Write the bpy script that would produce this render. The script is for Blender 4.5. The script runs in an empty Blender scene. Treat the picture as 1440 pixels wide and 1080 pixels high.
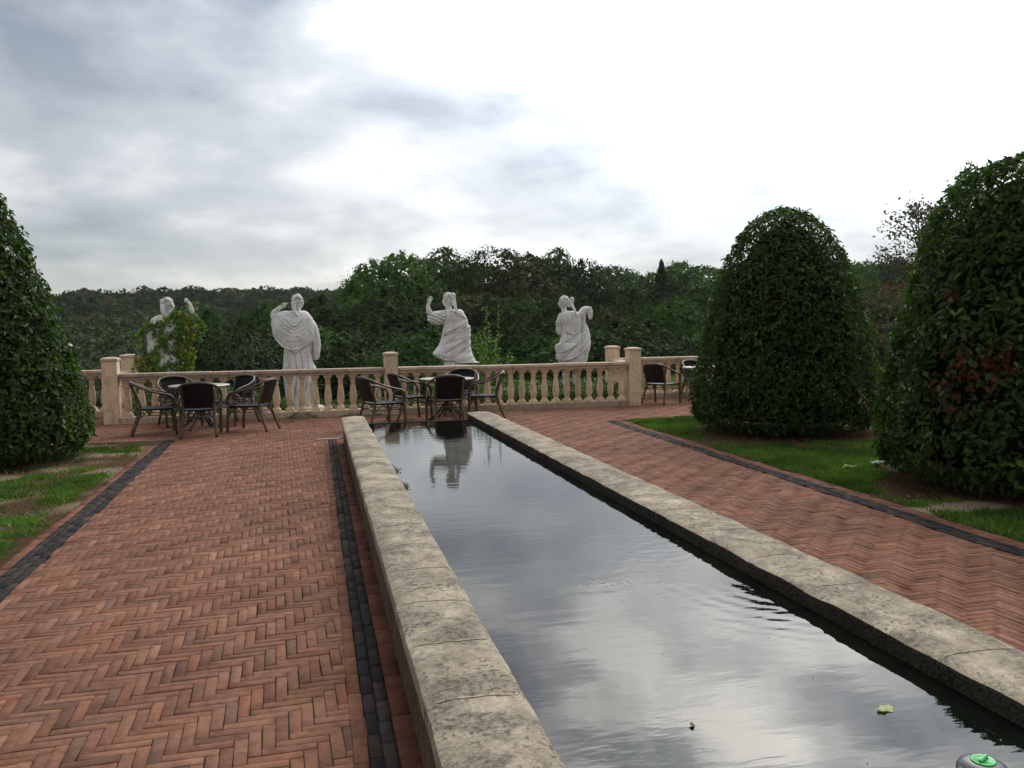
import bpy, math, random
import numpy as np
from mathutils import Vector, Matrix, noise as mnoise
R = math.radians
random.seed(7); rng = np.random.default_rng(7)
scene = bpy.context.scene
col = scene.collection

# ------------------------------------------------------------------ helpers
class MB:
    """collects geometry (verts, faces, colour per face, smooth per face) for ONE mesh object"""
    def __init__(s): s.v=[]; s.f=[]; s.c=[]; s.sm=[]
    def add(s, v, f, c=None, smooth=False):
        o=len(s.v); s.v.extend([tuple(p) for p in v]); s.f.extend([tuple(i+o for i in q) for q in f])
        s.c.extend([c]*len(f)); s.sm.extend([smooth]*len(f))
    def box(s, c, d, M=None, col=None, bev=0.0):
        x,y,z=[k/2 for k in d]
        if bev<=0:
            v=[(i*x,j*y,k*z) for k in(-1,1) for j in(-1,1) for i in(-1,1)]
            f=[(0,2,3,1),(4,5,7,6),(0,1,5,4),(2,6,7,3),(0,4,6,2),(1,3,7,5)]
        else:
            b=bev; v=[];f=[]
            lv=[(-z,b),(-z+b,0),(z-b,0),(z,b)]
            for (zz,ins) in lv:
                X=x-ins;Y=y-ins;e=b*.7
                v+= [(-X+e,-Y,zz),(X-e,-Y,zz),(X,-Y+e,zz),(X,Y-e,zz),(X-e,Y,zz),(-X+e,Y,zz),(-X,Y-e,zz),(-X,-Y+e,zz)]
            for l in range(3):
                for i in range(8): f.append((l*8+i,l*8+(i+1)%8,l*8+8+(i+1)%8,l*8+8+i))
            f.append(tuple(range(7,-1,-1))); f.append(tuple(range(24,32)))
        v=[Vector(p) for p in v]
        if M is not None: v=[M@p for p in v]
        s.add([p+Vector(c) for p in v],f,col)
    def tube(s, pts, rad, n=8, closed=False, caps=True, col=None):
        pts=[Vector(p) for p in pts]; m=len(pts)
        if not hasattr(rad,'__len__'): rad=[rad]*m
        up=None; V=[]
        for i,p in enumerate(pts):
            a=pts[(i-1)%m] if (closed or i>0) else p; b=pts[(i+1)%m] if (closed or i<m-1) else p
            t=(b-a).normalized()
            if up is None:
                up=Vector((0,0,1)) if abs(t.z)<.9 else Vector((1,0,0))
            x=(up-t*up.dot(t))
            if x.length<1e-5: x=t.orthogonal()
            x.normalize(); up=x; y=t.cross(x)
            for k in range(n):
                an=2*math.pi*k/n; V.append(p+(x*math.cos(an)+y*math.sin(an))*rad[i])
        F=[]
        for i in range(m if closed else m-1):
            j=(i+1)%m
            for k in range(n): F.append((i*n+k,i*n+(k+1)%n,j*n+(k+1)%n,j*n+k))
        if caps and not closed:
            F.append(tuple(range(n-1,-1,-1))); F.append(tuple(range((m-1)*n,m*n)))
        s.add(V,F,col,True)
    def lathe(s, prof, n=20, c=(0,0,0), col=None, caps=True, smooth=True):
        V=[];F=[]
        for (r,z) in prof:
            for k in range(n):
                a=2*math.pi*k/n; V.append((c[0]+r*math.cos(a),c[1]+r*math.sin(a),c[2]+z))
        for i in range(len(prof)-1):
            for k in range(n): F.append((i*n+k,i*n+(k+1)%n,(i+1)*n+(k+1)%n,(i+1)*n+k))
        if caps: F.append(tuple(range(n-1,-1,-1))); F.append(tuple(range((len(prof)-1)*n,len(prof)*n)))
        s.add(V,F,col,smooth)
    def ball(s, c, r, rot=None, nu=16, nv=10, col=None, bump=0):
        c=Vector(c); 
        if not hasattr(r,'__len__'): r=(r,r,r)
        V=[];F=[]
        for j in range(nv+1):
            ph=math.pi*j/nv
            for i in range(nu):
                th=2*math.pi*i/nu
                p=Vector((math.sin(ph)*math.cos(th)*r[0],math.sin(ph)*math.sin(th)*r[1],math.cos(ph)*r[2]))
                if bump: p*=1+bump*mnoise.noise(p*3/max(r)+c)
                if rot is not None: p=rot@p
                V.append(c+p)
        for j in range(nv):
            for i in range(nu): F.append((j*nu+i,(j+1)*nu+i,(j+1)*nu+(i+1)%nu,j*nu+(i+1)%nu))
        s.add(V,F,col,True)
    def build(s, name, mat, parent=None, loc=None):
        me=bpy.data.meshes.new(name); me.from_pydata(s.v,[],s.f); me.validate(verbose=False)
        if s.c and any(c is not None for c in s.c) and len(me.polygons)==len(s.c):
            at=me.attributes.new('tint','FLOAT_COLOR','FACE')
            at.data.foreach_set('color',np.array([(*(c or (1,1,1)),1.0) for c in s.c],dtype=np.float32).ravel())
        if len(me.polygons)==len(s.sm): me.polygons.foreach_set('use_smooth',s.sm)
        o=bpy.data.objects.new(name,me); me.materials.append(mat); col.objects.link(o)
        if parent: o.parent=parent
        if loc: o.location=loc
        return o

def np_mesh(name, V, F, mat, tint=None, smooth=False, parent=None, vattr=None):
    """V (n,3); F (m,k) constant k"""
    me=bpy.data.meshes.new(name); n=len(V); m,k=F.shape
    me.vertices.add(n); me.vertices.foreach_set('co',np.asarray(V,dtype=np.float32).ravel())
    me.loops.add(m*k); me.loops.foreach_set('vertex_index',np.asarray(F,dtype=np.int32).ravel())
    me.polygons.add(m); me.polygons.foreach_set('loop_start',np.arange(0,m*k,k,dtype=np.int32))
    me.polygons.foreach_set('loop_total',np.full(m,k,dtype=np.int32))
    me.update(calc_edges=True)
    if tint is not None:
        at=me.attributes.new('tint','FLOAT_COLOR','FACE')
        t=np.ones((m,4),dtype=np.float32); t[:,:tint.shape[1]]=tint; at.data.foreach_set('color',t.ravel())
    if vattr:
        for kk,a in vattr.items():
            at=me.attributes.new(kk,'FLOAT','POINT'); at.data.foreach_set('value',np.asarray(a,dtype=np.float32))
    if smooth: me.polygons.foreach_set('use_smooth',np.ones(m,dtype=bool))
    o=bpy.data.objects.new(name,me); me.materials.append(mat); col.objects.link(o)
    if parent: o.parent=parent
    return o

def tag(o,label=None,cat=None,group=None,kind=None):
    if label: o['label']=label
    if cat: o['category']=cat
    if group: o['group']=group
    if kind: o['kind']=kind
    return o
def empty(name,loc=(0,0,0),rz=0,**k):
    o=bpy.data.objects.new(name,None); col.objects.link(o); o.location=loc; o.rotation_euler.z=rz
    o.empty_display_size=.1
    return tag(o,**k)
def copy_tree(o,parent=None,top=True):
    c=o.copy(); col.objects.link(c)
    if not top: c.parent=parent
    for ch in list(o.children): copy_tree(ch,c,False)
    return c

# ------------------------------------------------------------------ materials
def mat(name,base=(.5,.5,.5),rough=.7,spec=.5,metal=0):
    m=bpy.data.materials.new(name); m.use_nodes=True; nt=m.node_tree; b=nt.nodes['Principled BSDF']
    b.inputs['Base Color'].default_value=(*base,1); b.inputs['Roughness'].default_value=rough
    b.inputs['Specular IOR Level'].default_value=spec; b.inputs['Metallic'].default_value=metal
    return m,nt,b
def N(nt,t,**k):
    n=nt.nodes.new(t)
    for a,v in k.items():
        if a.startswith('i_'): n.inputs[a[2:].replace('_',' ')].default_value=v
        else: setattr(n,a,v)
    return n
def noise_n(nt,scale,detail=5,rough=.6,vec=None,dist=0):
    n=N(nt,'ShaderNodeTexNoise'); n.inputs['Scale'].default_value=scale; n.inputs['Detail'].default_value=detail
    n.inputs['Roughness'].default_value=rough; n.inputs['Distortion'].default_value=dist
    if vec is not None: nt.links.new(vec,n.inputs['Vector'])
    return n.outputs['Fac']
def ramp(nt,fac,stops):
    r=N(nt,'ShaderNodeValToRGB'); cr=r.color_ramp
    while len(cr.elements)<len(stops): cr.elements.new(.5)
    for e,(p,c) in zip(cr.elements,stops):
        e.position=p; e.color=(*c,1) if len(c)==3 else c
    nt.links.new(fac,r.inputs['Fac']); return r.outputs['Color']
def mix(nt,a,b,fac,mode='MIX'):
    n=N(nt,'ShaderNodeMix',data_type='RGBA',blend_type=mode)
    for s,v in ((n.inputs[0],fac),(n.inputs[6],a),(n.inputs[7],b)):
        if hasattr(v,'is_output'): nt.links.new(v,s)
        elif isinstance(v,(int,float)): s.default_value=v
        else: s.default_value=(*v,1)
    return n.outputs[2]
def math_n(nt,op,a,b=None,c=None):
    n=N(nt,'ShaderNodeMath',operation=op)
    for i,v in enumerate((a,b,c)):
        if v is None: continue
        if hasattr(v,'is_output'): nt.links.new(v,n.inputs[i])
        else: n.inputs[i].default_value=v
    return n.outputs[0]
def pos(nt): return N(nt,'ShaderNodeNewGeometry').outputs['Position']
def objc(nt): return N(nt,'ShaderNodeTexCoord').outputs['Object']
def mapping(nt,vec,scale=(1,1,1),loc=(0,0,0)):
    m=N(nt,'ShaderNodeMapping'); nt.links.new(vec,m.inputs['Vector']); m.inputs['Scale'].default_value=scale; m.inputs['Location'].default_value=loc
    return m.outputs['Vector']
def bump(nt,b,h,strength=.3,dist=.01):
    n=N(nt,'ShaderNodeBump'); n.inputs['Strength'].default_value=strength; n.inputs['Distance'].default_value=dist
    nt.links.new(h,n.inputs['Height']); nt.links.new(n.outputs['Normal'],b.inputs['Normal']); return n
def tint(nt): 
    a=N(nt,'ShaderNodeAttribute'); a.attribute_name='tint'; return a.outputs['Color']

M={}
# bricks
def brick_mat(name,rough=.88):
    m,nt,b=mat(name,rough=rough,spec=.12); P=pos(nt)
    c=tint(nt)
    n1=noise_n(nt,17,7,.72,P); c=mix(nt,c,ramp(nt,n1,[(.32,(.45,.46,.48)),(.52,(1,1,1)),(.70,(1.4,1.3,1.22))]),.65,'MULTIPLY')
    n2=noise_n(nt,1.1,4,.6,P); c=mix(nt,c,ramp(nt,n2,[(.3,(.68,.68,.69)),(.7,(1.15,1.12,1.1))]),.85,'MULTIPLY')
    n3=noise_n(nt,160,3,.6,P)
    nt.links.new(c,b.inputs['Base Color'])
    bump(nt,b,math_n(nt,'ADD',n3,math_n(nt,'MULTIPLY',n1,2.0)),.35,.003)
    return m
M['brick']=brick_mat('brick'); M['setts']=brick_mat('dark_setts',.85)
m,nt,b=mat('joint_sand',(.06,.05,.04),.95,.1); P=pos(nt)
nt.links.new(ramp(nt,noise_n(nt,60,5,.7,P),[(.3,(.015,.012,.010)),(.75,(.075,.058,.042))]),b.inputs['Base Color']); M['sand']=m
# limestone coping
m,nt,b=mat('coping_stone',rough=.85,spec=.25); P=pos(nt)
c=ramp(nt,noise_n(nt,5,6,.7,P,.4),[(.3,(.25,.20,.145)),(.5,(.42,.35,.25)),(.72,(.60,.51,.38))])
s1=noise_n(nt,3.2,8,.75,P,.5); fine=ramp(nt,noise_n(nt,38,5,.75,P),[(.35,(.15,.15,.15)),(.6,(1,1,1))]); c=mix(nt,c,(.075,.066,.055),math_n(nt,'MULTIPLY',math_n(nt,'MULTIPLY',ramp(nt,s1,[(.43,(0,0,0)),(.60,(1,1,1))]),fine),.92))
s2=noise_n(nt,48,3,.6,P); pm=ramp(nt,noise_n(nt,4.5,4,.6,P),[(.42,(0,0,0)),(.58,(1,1,1))]); c=mix(nt,c,(.06,.052,.045),math_n(nt,'MULTIPLY',math_n(nt,'MULTIPLY',ramp(nt,s2,[(.56,(0,0,0)),(.61,(1,1,1))]),pm),.8))
s3=noise_n(nt,130,3,.7,P); c=mix(nt,c,ramp(nt,s3,[(.3,(.7,.7,.7)),(.7,(1.2,1.2,1.2))]),.8,'MULTIPLY')
nt.links.new(c,b.inputs['Base Color'])
bump(nt,b,math_n(nt,'ADD',math_n(nt,'MULTIPLY',noise_n(nt,14,6,.7,P),2.2),math_n(nt,'ADD',s2,s3)),.8,.006); M['coping']=m
m,nt,b=mat('mortar',(.46,.36,.25),.95,.1); P=pos(nt); nt.links.new(ramp(nt,noise_n(nt,40,5,.7,P),[(.35,(.14,.115,.085)),(.6,(.48,.38,.27))]),b.inputs['Base Color']); M['mortar']=m
# pool wall concrete
def wallmat(name,dark,light):
    m,nt,b=mat(name,rough=.92,spec=.15); P=pos(nt)
    v=N(nt,'ShaderNodeTexVoronoi'); v.inputs['Scale'].default_value=95; nt.links.new(P,v.inputs['Vector'])
    st=noise_n(nt,2.2,5,.7,mapping(nt,P,(1.3,1.3,.5)))
    c=mix(nt,ramp(nt,v.outputs['Color'],[(0,dark),(1,light)]),ramp(nt,st,[(.3,(.5,.48,.45)),(.65,(1.2,1.15,1.1))]),.9,'MULTIPLY')
    nt.links.new(c,b.inputs['Base Color']); bump(nt,b,math_n(nt,'ADD',v.outputs['Distance'],noise_n(nt,12,5,.7,P)),.9,.006)
    return m
M['wall']=wallmat('rough_render',(.055,.038,.024),(.20,.145,.10))
M['wetwall']=wallmat('wet_wall',(.008,.007,.006),(.035,.030,.022)); M['shaded_wetside']=wallmat('shaded_algae_stone',(.016,.014,.011),(.075,.065,.05))  # side stone: pool-side shade put into the colour along with algae grime
# cast stone balustrade
def cast(name,base,gray):
    m,nt,b=mat(name,rough=.85,spec=.2); P=pos(nt)
    c=mix(nt,base,tuple(k*1.2 for k in base),noise_n(nt,6,5,.6,P))
    st=noise_n(nt,7,7,.75,mapping(nt,P,(1,1,.45)),.3)
    c=mix(nt,c,gray,math_n(nt,'MULTIPLY',ramp(nt,st,[(.5,(0,0,0)),(.72,(1,1,1))]),.75))
    # grime that lies on top-facing and rail surfaces
    sx=N(nt,'ShaderNodeSeparateXYZ'); nt.links.new(P,sx.inputs[0])
    oi=N(nt,'ShaderNodeObjectInfo'); c=mix(nt,c,ramp(nt,oi.outputs['Random'],[(0,(.74,.72,.70)),(.5,(.95,.95,.95)),(1,(1.08,1.06,1.02))]),1.0,'MULTIPLY')
    gr=noise_n(nt,22,6,.75,P); c=mix(nt,c,gray,math_n(nt,'MULTIPLY',ramp(nt,gr,[(.55,(0,0,0)),(.66,(1,1,1))]),.6))
    nt.links.new(c,b.inputs['Base Color']); bump(nt,b,noise_n(nt,60,4,.7,P),.4,.004)
    return m
M['cast']=cast('cast_stone',(.74,.56,.38),(.27,.215,.155))
M['castgrey']=cast('weathered_cast_stone',(.54,.42,.31),(.15,.12,.095))
# marble
m,nt,b=mat('weathered_marble',rough=.7,spec=.3); P=pos(nt)
c=ramp(nt,noise_n(nt,4,6,.7,P),[(.3,(.60,.585,.56)),(.6,(.80,.785,.755))])
st=noise_n(nt,9,8,.8,mapping(nt,P,(1,1,.6)),1.2); c=mix(nt,c,(.16,.15,.135),math_n(nt,'MULTIPLY',ramp(nt,st,[(.51,(0,0,0)),(.66,(1,1,1))]),.62))
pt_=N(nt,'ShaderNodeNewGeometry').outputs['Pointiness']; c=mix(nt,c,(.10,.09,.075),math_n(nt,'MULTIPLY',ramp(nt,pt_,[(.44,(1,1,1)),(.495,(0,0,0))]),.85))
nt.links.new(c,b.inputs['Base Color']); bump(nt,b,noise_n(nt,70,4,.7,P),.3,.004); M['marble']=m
# leaves
def leafmat(name,hi=1.0,rough=.45,spec=.45,trans=.25,nscale=2.0):
    m,nt,b=mat(name,rough=rough,spec=spec)
    c=tint(nt); n=noise_n(nt,nscale,4,.6,pos(nt))
    c=mix(nt,c,ramp(nt,n,[(.3,(.72,.75,.75)),(.7,(1.25,1.2,1.1))]),.8,'MULTIPLY')
    nt.links.new(c,b.inputs['Base Color'])
    if trans>0:
        t=N(nt,'ShaderNodeBsdfTranslucent'); c2=mix(nt,c,(1.1,1.5,.5),1.0,'MULTIPLY'); nt.links.new(c2,t.inputs['Color'])
        ms=N(nt,'ShaderNodeMixShader'); ms.inputs[0].default_value=trans
        nt.links.new(b.outputs[0],ms.inputs[1]); nt.links.new(t.outputs[0],ms.inputs[2])
        nt.links.new(ms.outputs[0],nt.nodes['Material Output'].inputs['Surface'])
    return m
M['hedge']=leafmat('topiary_leaves',rough=.5,spec=.22,trans=.35)
M['ivy']=leafmat('ivy_leaves',trans=.3)
M['wood_far']=leafmat('woodland_leaves',rough=.8,spec=.05,trans=.12,nscale=.05)
M['crown']=leafmat('tree_leaves',rough=.75,spec=.08,trans=.18,nscale=.25)
M['grass']=leafmat('grass_blades',rough=.6,spec=.2,trans=.3,nscale=3)
m,nt,b=mat('bark',rough=.9,spec=.1); P=pos(nt)
nt.links.new(ramp(nt,noise_n(nt,12,5,.7,mapping(nt,P,(1,1,.25))),[(.3,(.035,.028,.022)),(.7,(.13,.11,.09))]),b.inputs['Base Color']); M['bark']=m
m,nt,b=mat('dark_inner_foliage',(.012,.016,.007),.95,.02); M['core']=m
# furniture
m,nt,b=mat('cane_frame',rough=.42,spec=.5); O=objc(nt)
nt.links.new(ramp(nt,noise_n(nt,18,4,.6,O),[(.3,(.050,.030,.015)),(.7,(.135,.090,.048))]),b.inputs['Base Color']); M['cane']=m
m,nt,b=mat('black_weave',rough=.55,spec=.3); O=objc(nt)
w1=N(nt,'ShaderNodeTexWave',bands_direction='X'); w1.inputs['Scale'].default_value=28; w1.inputs['Distortion'].default_value=.5
w2=N(nt,'ShaderNodeTexWave',bands_direction='Z'); w2.inputs['Scale'].default_value=28
for w in(w1,w2): nt.links.new(O,w.inputs['Vector'])
h=math_n(nt,'MULTIPLY',w1.outputs['Fac'],w2.outputs['Fac'])
nt.links.new(ramp(nt,h,[(0,(.002,.002,.002)),(1,(.011,.0105,.010))]),b.inputs['Base Color']); bump(nt,b,h,.6,.004); M['weave']=m
m,nt,b=mat('table_stone',rough=.35,spec=.5); O=objc(nt)
nt.links.new(ramp(nt,noise_n(nt,90,3,.8,O),[(.35,(.26,.22,.18)),(.6,(.52,.47,.40))]),b.inputs['Base Color']); M['tabletop']=m
M['rim']=mat('table_rim',(.45,.42,.37),.35,.5,.6)[0]
M['iron']=mat('black_iron',(.012,.012,.013),.45,.5)[0]
M['greyplastic']=mat('grey_plastic',(.09,.09,.10),.35,.5)[0]
M['greenplastic']=mat('green_plastic',(.05,.42,.09),.3,.5)[0]
M['lintel']=cast('grey_lintel',(.27,.24,.20),(.14,.13,.11))
# lawn soil driven by the 'g' attribute (how much grass grows here), 's' straw
m,nt,b=mat('lawn_soil',rough=.95,spec=.05); P=pos(nt)
a=N(nt,'ShaderNodeAttribute'); a.attribute_name='g'; st=N(nt,'ShaderNodeAttribute'); st.attribute_name='s'
soil=ramp(nt,noise_n(nt,40,6,.75,P),[(.3,(.035,.020,.011)),(.5,(.085,.048,.026)),(.75,(.18,.12,.07))])
gr=ramp(nt,noise_n(nt,25,5,.7,P),[(.3,(.018,.036,.010)),(.7,(.045,.085,.022))])
c=mix(nt,soil,gr,ramp(nt,a.outputs['Fac'],[(.35,(0,0,0)),(.6,(1,1,1))]))
straw=ramp(nt,noise_n(nt,120,4,.8,P),[(.35,(.16,.12,.07)),(.65,(.50,.41,.27))])
c=mix(nt,c,straw,st.outputs['Fac'])
nt.links.new(c,b.inputs['Base Color']); bump(nt,b,noise_n(nt,60,6,.8,P),.9,.02); M['lawn']=m
m,nt,b=mat('hill_ground',rough=1,spec=0); P=pos(nt)
nt.links.new(ramp(nt,noise_n(nt,.3,6,.7,P),[(.3,(.012,.018,.007)),(.7,(.03,.04,.015))]),b.inputs['Base Color']); M['hill']=m

# ------------------------------------------------------------------ camera (taken from the vanishing points)
CX=Vector((0.97324305,0.02819967,-0.22804108)); CY=Vector((-0.22934591,0.05837896,-0.97159269)); CZ=Vector((-0.01408579,0.99789612,0.0632844))
cam=bpy.data.cameras.new('camera'); co=bpy.data.objects.new('camera',cam); col.objects.link(co)
Rm=Matrix((CX,CY,CZ)).to_4x4(); co.matrix_world=Matrix.Translation((0,0,1.6))@Rm
cam.sensor_width=36; cam.lens=1165/1440*36; cam.clip_end=3000; cam.clip_start=.05
scene.camera=co
FD=Vector((-CX.z,-CY.z,-CZ.z))
def at_dist(px,py,D):
    """world point seen at photo pixel px,py at distance D along the view axis (used once, to measure the site)"""
    d=Rm.to_3x3()@Vector((px-720,540-py,-1165))/1165*D
    return Vector((0,0,1.6))+d

# ------------------------------------------------------------------ sky and light
world=bpy.data.worlds.new('World'); scene.world=world; world.use_nodes=True; nt=world.node_tree
bg=nt.nodes['Background']
SUN_AZ,SUN_EL=R(38),R(46)
sky=N(nt,'ShaderNodeTexSky',sky_type='NISHITA'); sky.sun_disc=False; sky.sun_elevation=SUN_EL; sky.sun_rotation=SUN_AZ
D=N(nt,'ShaderNodeNewGeometry').outputs['Incoming']
neg=N(nt,'ShaderNodeVectorMath',operation='SCALE'); nt.links.new(D,neg.inputs[0]); neg.inputs['Scale'].default_value=-1
D=neg.outputs[0]
sp=N(nt,'ShaderNodeSeparateXYZ'); nt.links.new(D,sp.inputs[0])
zz=math_n(nt,'ADD',math_n(nt,'MAXIMUM',sp.outputs['Z'],0.0),.26)
cb=N(nt,'ShaderNodeCombineXYZ'); nt.links.new(math_n(nt,'DIVIDE',sp.outputs['X'],zz),cb.inputs[0]); nt.links.new(math_n(nt,'DIVIDE',sp.outputs['Y'],zz),cb.inputs[1])
PV=cb.outputs[0]
c1=noise_n(nt,2.1,9,.51,mapping(nt,PV,(1,1,1),(15.5,6.1,0)),.15)
c2=noise_n(nt,.6,4,.5,mapping(nt,PV,(1,1,1),(9.4,12.2,0)))
c3=noise_n(nt,4.2,7,.52,mapping(nt,D,(1,1,2.3),(22.7,8.8,5.2)),.2)
cloud=math_n(nt,'ADD',math_n(nt,'ADD',math_n(nt,'MULTIPLY',c1,.40),math_n(nt,'MULTIPLY',c2,.22)),math_n(nt,'MULTIPLY',c3,.38))
sd=Vector((math.sin(SUN_AZ)*math.cos(SUN_EL),math.cos(SUN_AZ)*math.cos(SUN_EL),math.sin(SUN_EL)))
dt=N(nt,'ShaderNodeVectorMath',operation='DOT_PRODUCT'); nt.links.new(D,dt.inputs[0]); dt.inputs[1].default_value=sd
dot=math_n(nt,'MAXIMUM',dt.outputs['Value'],0.0)
g1=math_n(nt,'POWER',dot,6.0); g2=math_n(nt,'POWER',dot,16.0)
glow=math_n(nt,'ADD',math_n(nt,'MULTIPLY',g1,2.2),math_n(nt,'MULTIPLY',g2,6.0))
base=math_n(nt,'ADD',.45,glow)
cc=ramp(nt,cloud,[(.41,(.53,.56,.60)),(.46,(.735,.755,.78)),(.515,(.93,.935,.94)),(.58,(1.32,1.30,1.26))])
gm=N(nt,'ShaderNodeGamma'); nt.links.new(cc,gm.inputs['Color']); mr=N(nt,'ShaderNodeMapRange',interpolation_type='SMOOTHSTEP'); nt.links.new(sp.outputs['Z'],mr.inputs[0]); mr.inputs[1].default_value=.24; mr.inputs[2].default_value=.46; mr.inputs[3].default_value=1; mr.inputs[4].default_value=2.6; nt.links.new(mr.outputs[0],gm.inputs['Gamma']); cc=gm.outputs[0]
cs=N(nt,'ShaderNodeVectorMath',operation='SCALE'); nt.links.new(cc,cs.inputs[0]); nt.links.new(base,cs.inputs['Scale'])
sk=N(nt,'ShaderNodeVectorMath',operation='SCALE'); nt.links.new(sky.outputs[0],sk.inputs[0]); sk.inputs['Scale'].default_value=.03
ad=N(nt,'ShaderNodeVectorMath',operation='ADD'); nt.links.new(cs.outputs[0],ad.inputs[0]); nt.links.new(sk.outputs[0],ad.inputs[1])
nt.links.new(ad.outputs[0],bg.inputs['Color']); bg.inputs['Strength'].default_value=1.0
sun=bpy.data.lights.new('sun','SUN'); sun.energy=.7; sun.angle=R(14); sun.color=(1,.95,.87)
so=bpy.data.objects.new('sun',sun); col.objects.link(so); so.rotation_euler=sd.to_track_quat('Z','Y').to_euler()
vs=scene.view_settings; vs.view_transform='Standard'; vs.look='None'; vs.exposure=0; vs.gamma=1

# ------------------------------------------------------------------ ground: lie of the land
def sstep(a,b,x):
    t=np.clip((x-a)/(b-a),0,1); return t*t*(3-2*t)
def gz(X,Y):
    X=np.asarray(X,float); Y=np.asarray(Y,float)
    d=np.hypot(X,Y); az=np.degrees(np.arctan2(X,Y))
    z=-.06-11*sstep(21,48,Y)
    crest=21-5*sstep(-8,-22,az)-2*sstep(2,12,az)+9*sstep(24,36,az)
    z=z+crest*sstep(130,380,d)*(Y>0)
    z=z-30*sstep(420,600,d)*(Y>0)
    return z
gx=np.concatenate([np.linspace(-560,-60,30),np.linspace(-56,60,60),np.linspace(66,560,32)])
gy=np.concatenate([np.linspace(-120,-20,10),np.linspace(-16,60,78),np.linspace(64,560,90)])
GX,GY=np.meshgrid(gx,gy); V=np.stack([GX.ravel(),GY.ravel(),gz(GX,GY).ravel()],1)
nx=len(gx); ny=len(gy); I=(np.arange(ny-1)[:,None]*nx+np.arange(nx-1)[None,:]).ravel()
F=np.stack([I,I+1,I+nx+1,I+nx],1)
tag(np_mesh('terrain',V,F,M['hill'],smooth=True),kind='structure')

# ------------------------------------------------------------------ brick paving (herringbone of real bricks)
W=.052; J=.0025; A=R(2.6); ca,sa=math.cos(A),math.sin(A)
def bandL(Y): return -1.92-(Y-5.5)*.0300
def bandR(Y): return 4.68+(Y-4.6)*.025
YB0=13.45; YR0=13.75
def inside(X,Y):
    a=(Y>.8)&(Y<YB0)&(X>bandL(Y)-.01)&(X<.14)
    b_=(Y>=12.9)&(Y<16.95)&(X>-9)&(X<16)&((X>-9)&(Y>YB0+.10)|((X>bandL(Y)-.01)&(X<bandR(Y)+.01)))&((X<5.2)|(Y>YR0+.06))
    b_=b_&~((X>.11)&(X<.36)&(Y<12.90))
    c_=(Y>1.2)&(Y<13.8)&(X>2.50)&(X<bandR(Y)+.01)
    d_=(Y>12.2)&(Y<13.0)&(X>.33)&(X<=2.52)
    e_=(Y>=16.9)&(Y<18.4)&((X<-3.6)|(X>6.5))&(X>-9)&(X<16)
    return (a|b_|c_|d_|e_)
nI=int(22/W); ii,jj=np.meshgrid(np.arange(-int(14/W),int(20/W)),np.arange(0,int(22/W)))
ii=ii.ravel(); jj=jj.ravel()
hm=((ii-jj)%8)==0; vm=((ii-jj)%8)==7
def rects(i,j,w,h):
    return i*W,j*W,(i+w)*W,(j+h)*W
cells=[]
for msk,w,h in((hm,4,1),(vm,1,4)):
    x0,y0,x1,y1=rects(ii[msk],jj[msk],w,h)
    # trim along the length with 9 samples
    t=np.linspace(0.0,1,9)
    if w==4: sx=x0[:,None]+(x1-x0)[:,None]*t; sy=np.repeat(((y0+y1)/2)[:,None],9,1)
    else: sy=y0[:,None]+(y1-y0)[:,None]*t; sx=np.repeat(((x0+x1)/2)[:,None],9,1)
    wx=sx*ca-sy*sa; wy=sx*sa+sy*ca
    ins=inside(wx,wy); keep=ins.any(1)
    first=ins.argmax(1)/8; last=1-ins[:,::-1].argmax(1)/8
    keep&=(last-first)>.12
    if w==4: a0=x0+(x1-x0)*first; a1=x0+(x1-x0)*last; x0,x1=a0,a1
    else: a0=y0+(y1-y0)*first; a1=y0+(y1-y0)*last; y0,y1=a0,a1
    cells.append(np.stack([x0,y0,x1,y1],1)[keep])
C=np.concatenate(cells); nB=len(C)
def brick_geo(C,ca,sa,ox=0,oy=0,ztop=0.0,jit=.0013,tilt=.0007,gap=J,rnd=None):
    n=len(C); r=rng
    x0,y0,x1,y1=C.T.copy(); g=gap/2+r.random((4,n))*.0012
    x0=x0+g[0];y0=y0+g[1];x1=x1-g[2];y1=y1-g[3]
    sh=r.normal(0,.0008,(2,n)); rot=r.normal(0,.006,n)
    cx=(x0+x1)/2+sh[0]; cy=(y0+y1)/2+sh[1]; hx=(x1-x0)/2; hy=(y1-y0)/2
    zt=ztop+r.normal(0,jit,n); tx=r.normal(0,tilt*6,n); ty=r.normal(0,tilt*6,n)
    bv=.0020; V=np.zeros((n,12,3))
    k=0
    for lev,(ins,dz) in enumerate(((0,-.03),(0,-bv),(bv,0))):
        for sx_,sy_ in((-1,-1),(1,-1),(1,1),(-1,1)):
            X=sx_*(hx-ins); Y=sy_*(hy-ins)
            # slightly irregular corners
            if lev>0: X=X+r.normal(0,.0009,n); Y=Y+r.normal(0,.0009,n)
            XX=cx+X*np.cos(rot)-Y*np.sin(rot); YY=cy+X*np.sin(rot)+Y*np.cos(rot)
            V[:,k,0]=XX; V[:,k,1]=YY; V[:,k,2]=zt+dz+X*tx+Y*ty; k+=1
    WX=V[:,:,0]*ca-V[:,:,1]*sa+ox; WY=V[:,:,0]*sa+V[:,:,1]*ca+oy
    V[:,:,0]=WX; V[:,:,1]=WY
    # very gentle unevenness of the paving
    V[:,:,2]+= .006*np.sin(WX*1.7+.6*WY)*np.sin(WY*1.1+1)+.004*np.sin(WX*4.1+1.3)*np.sin(WY*3.3)
    q=[]
    for l in(0,4):
        for i in range(4): q.append((l+i,l+(i+1)%4,l+4+(i+1)%4,l+4+i))
    q.append((8,9,10,11)); q=np.array(q)
    F=(q[None]+12*np.arange(n)[:,None,None]).reshape(-1,4)
    return V.reshape(-1,3),F,len(q)
V,F,nq=brick_geo(C,ca,sa)
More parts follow.
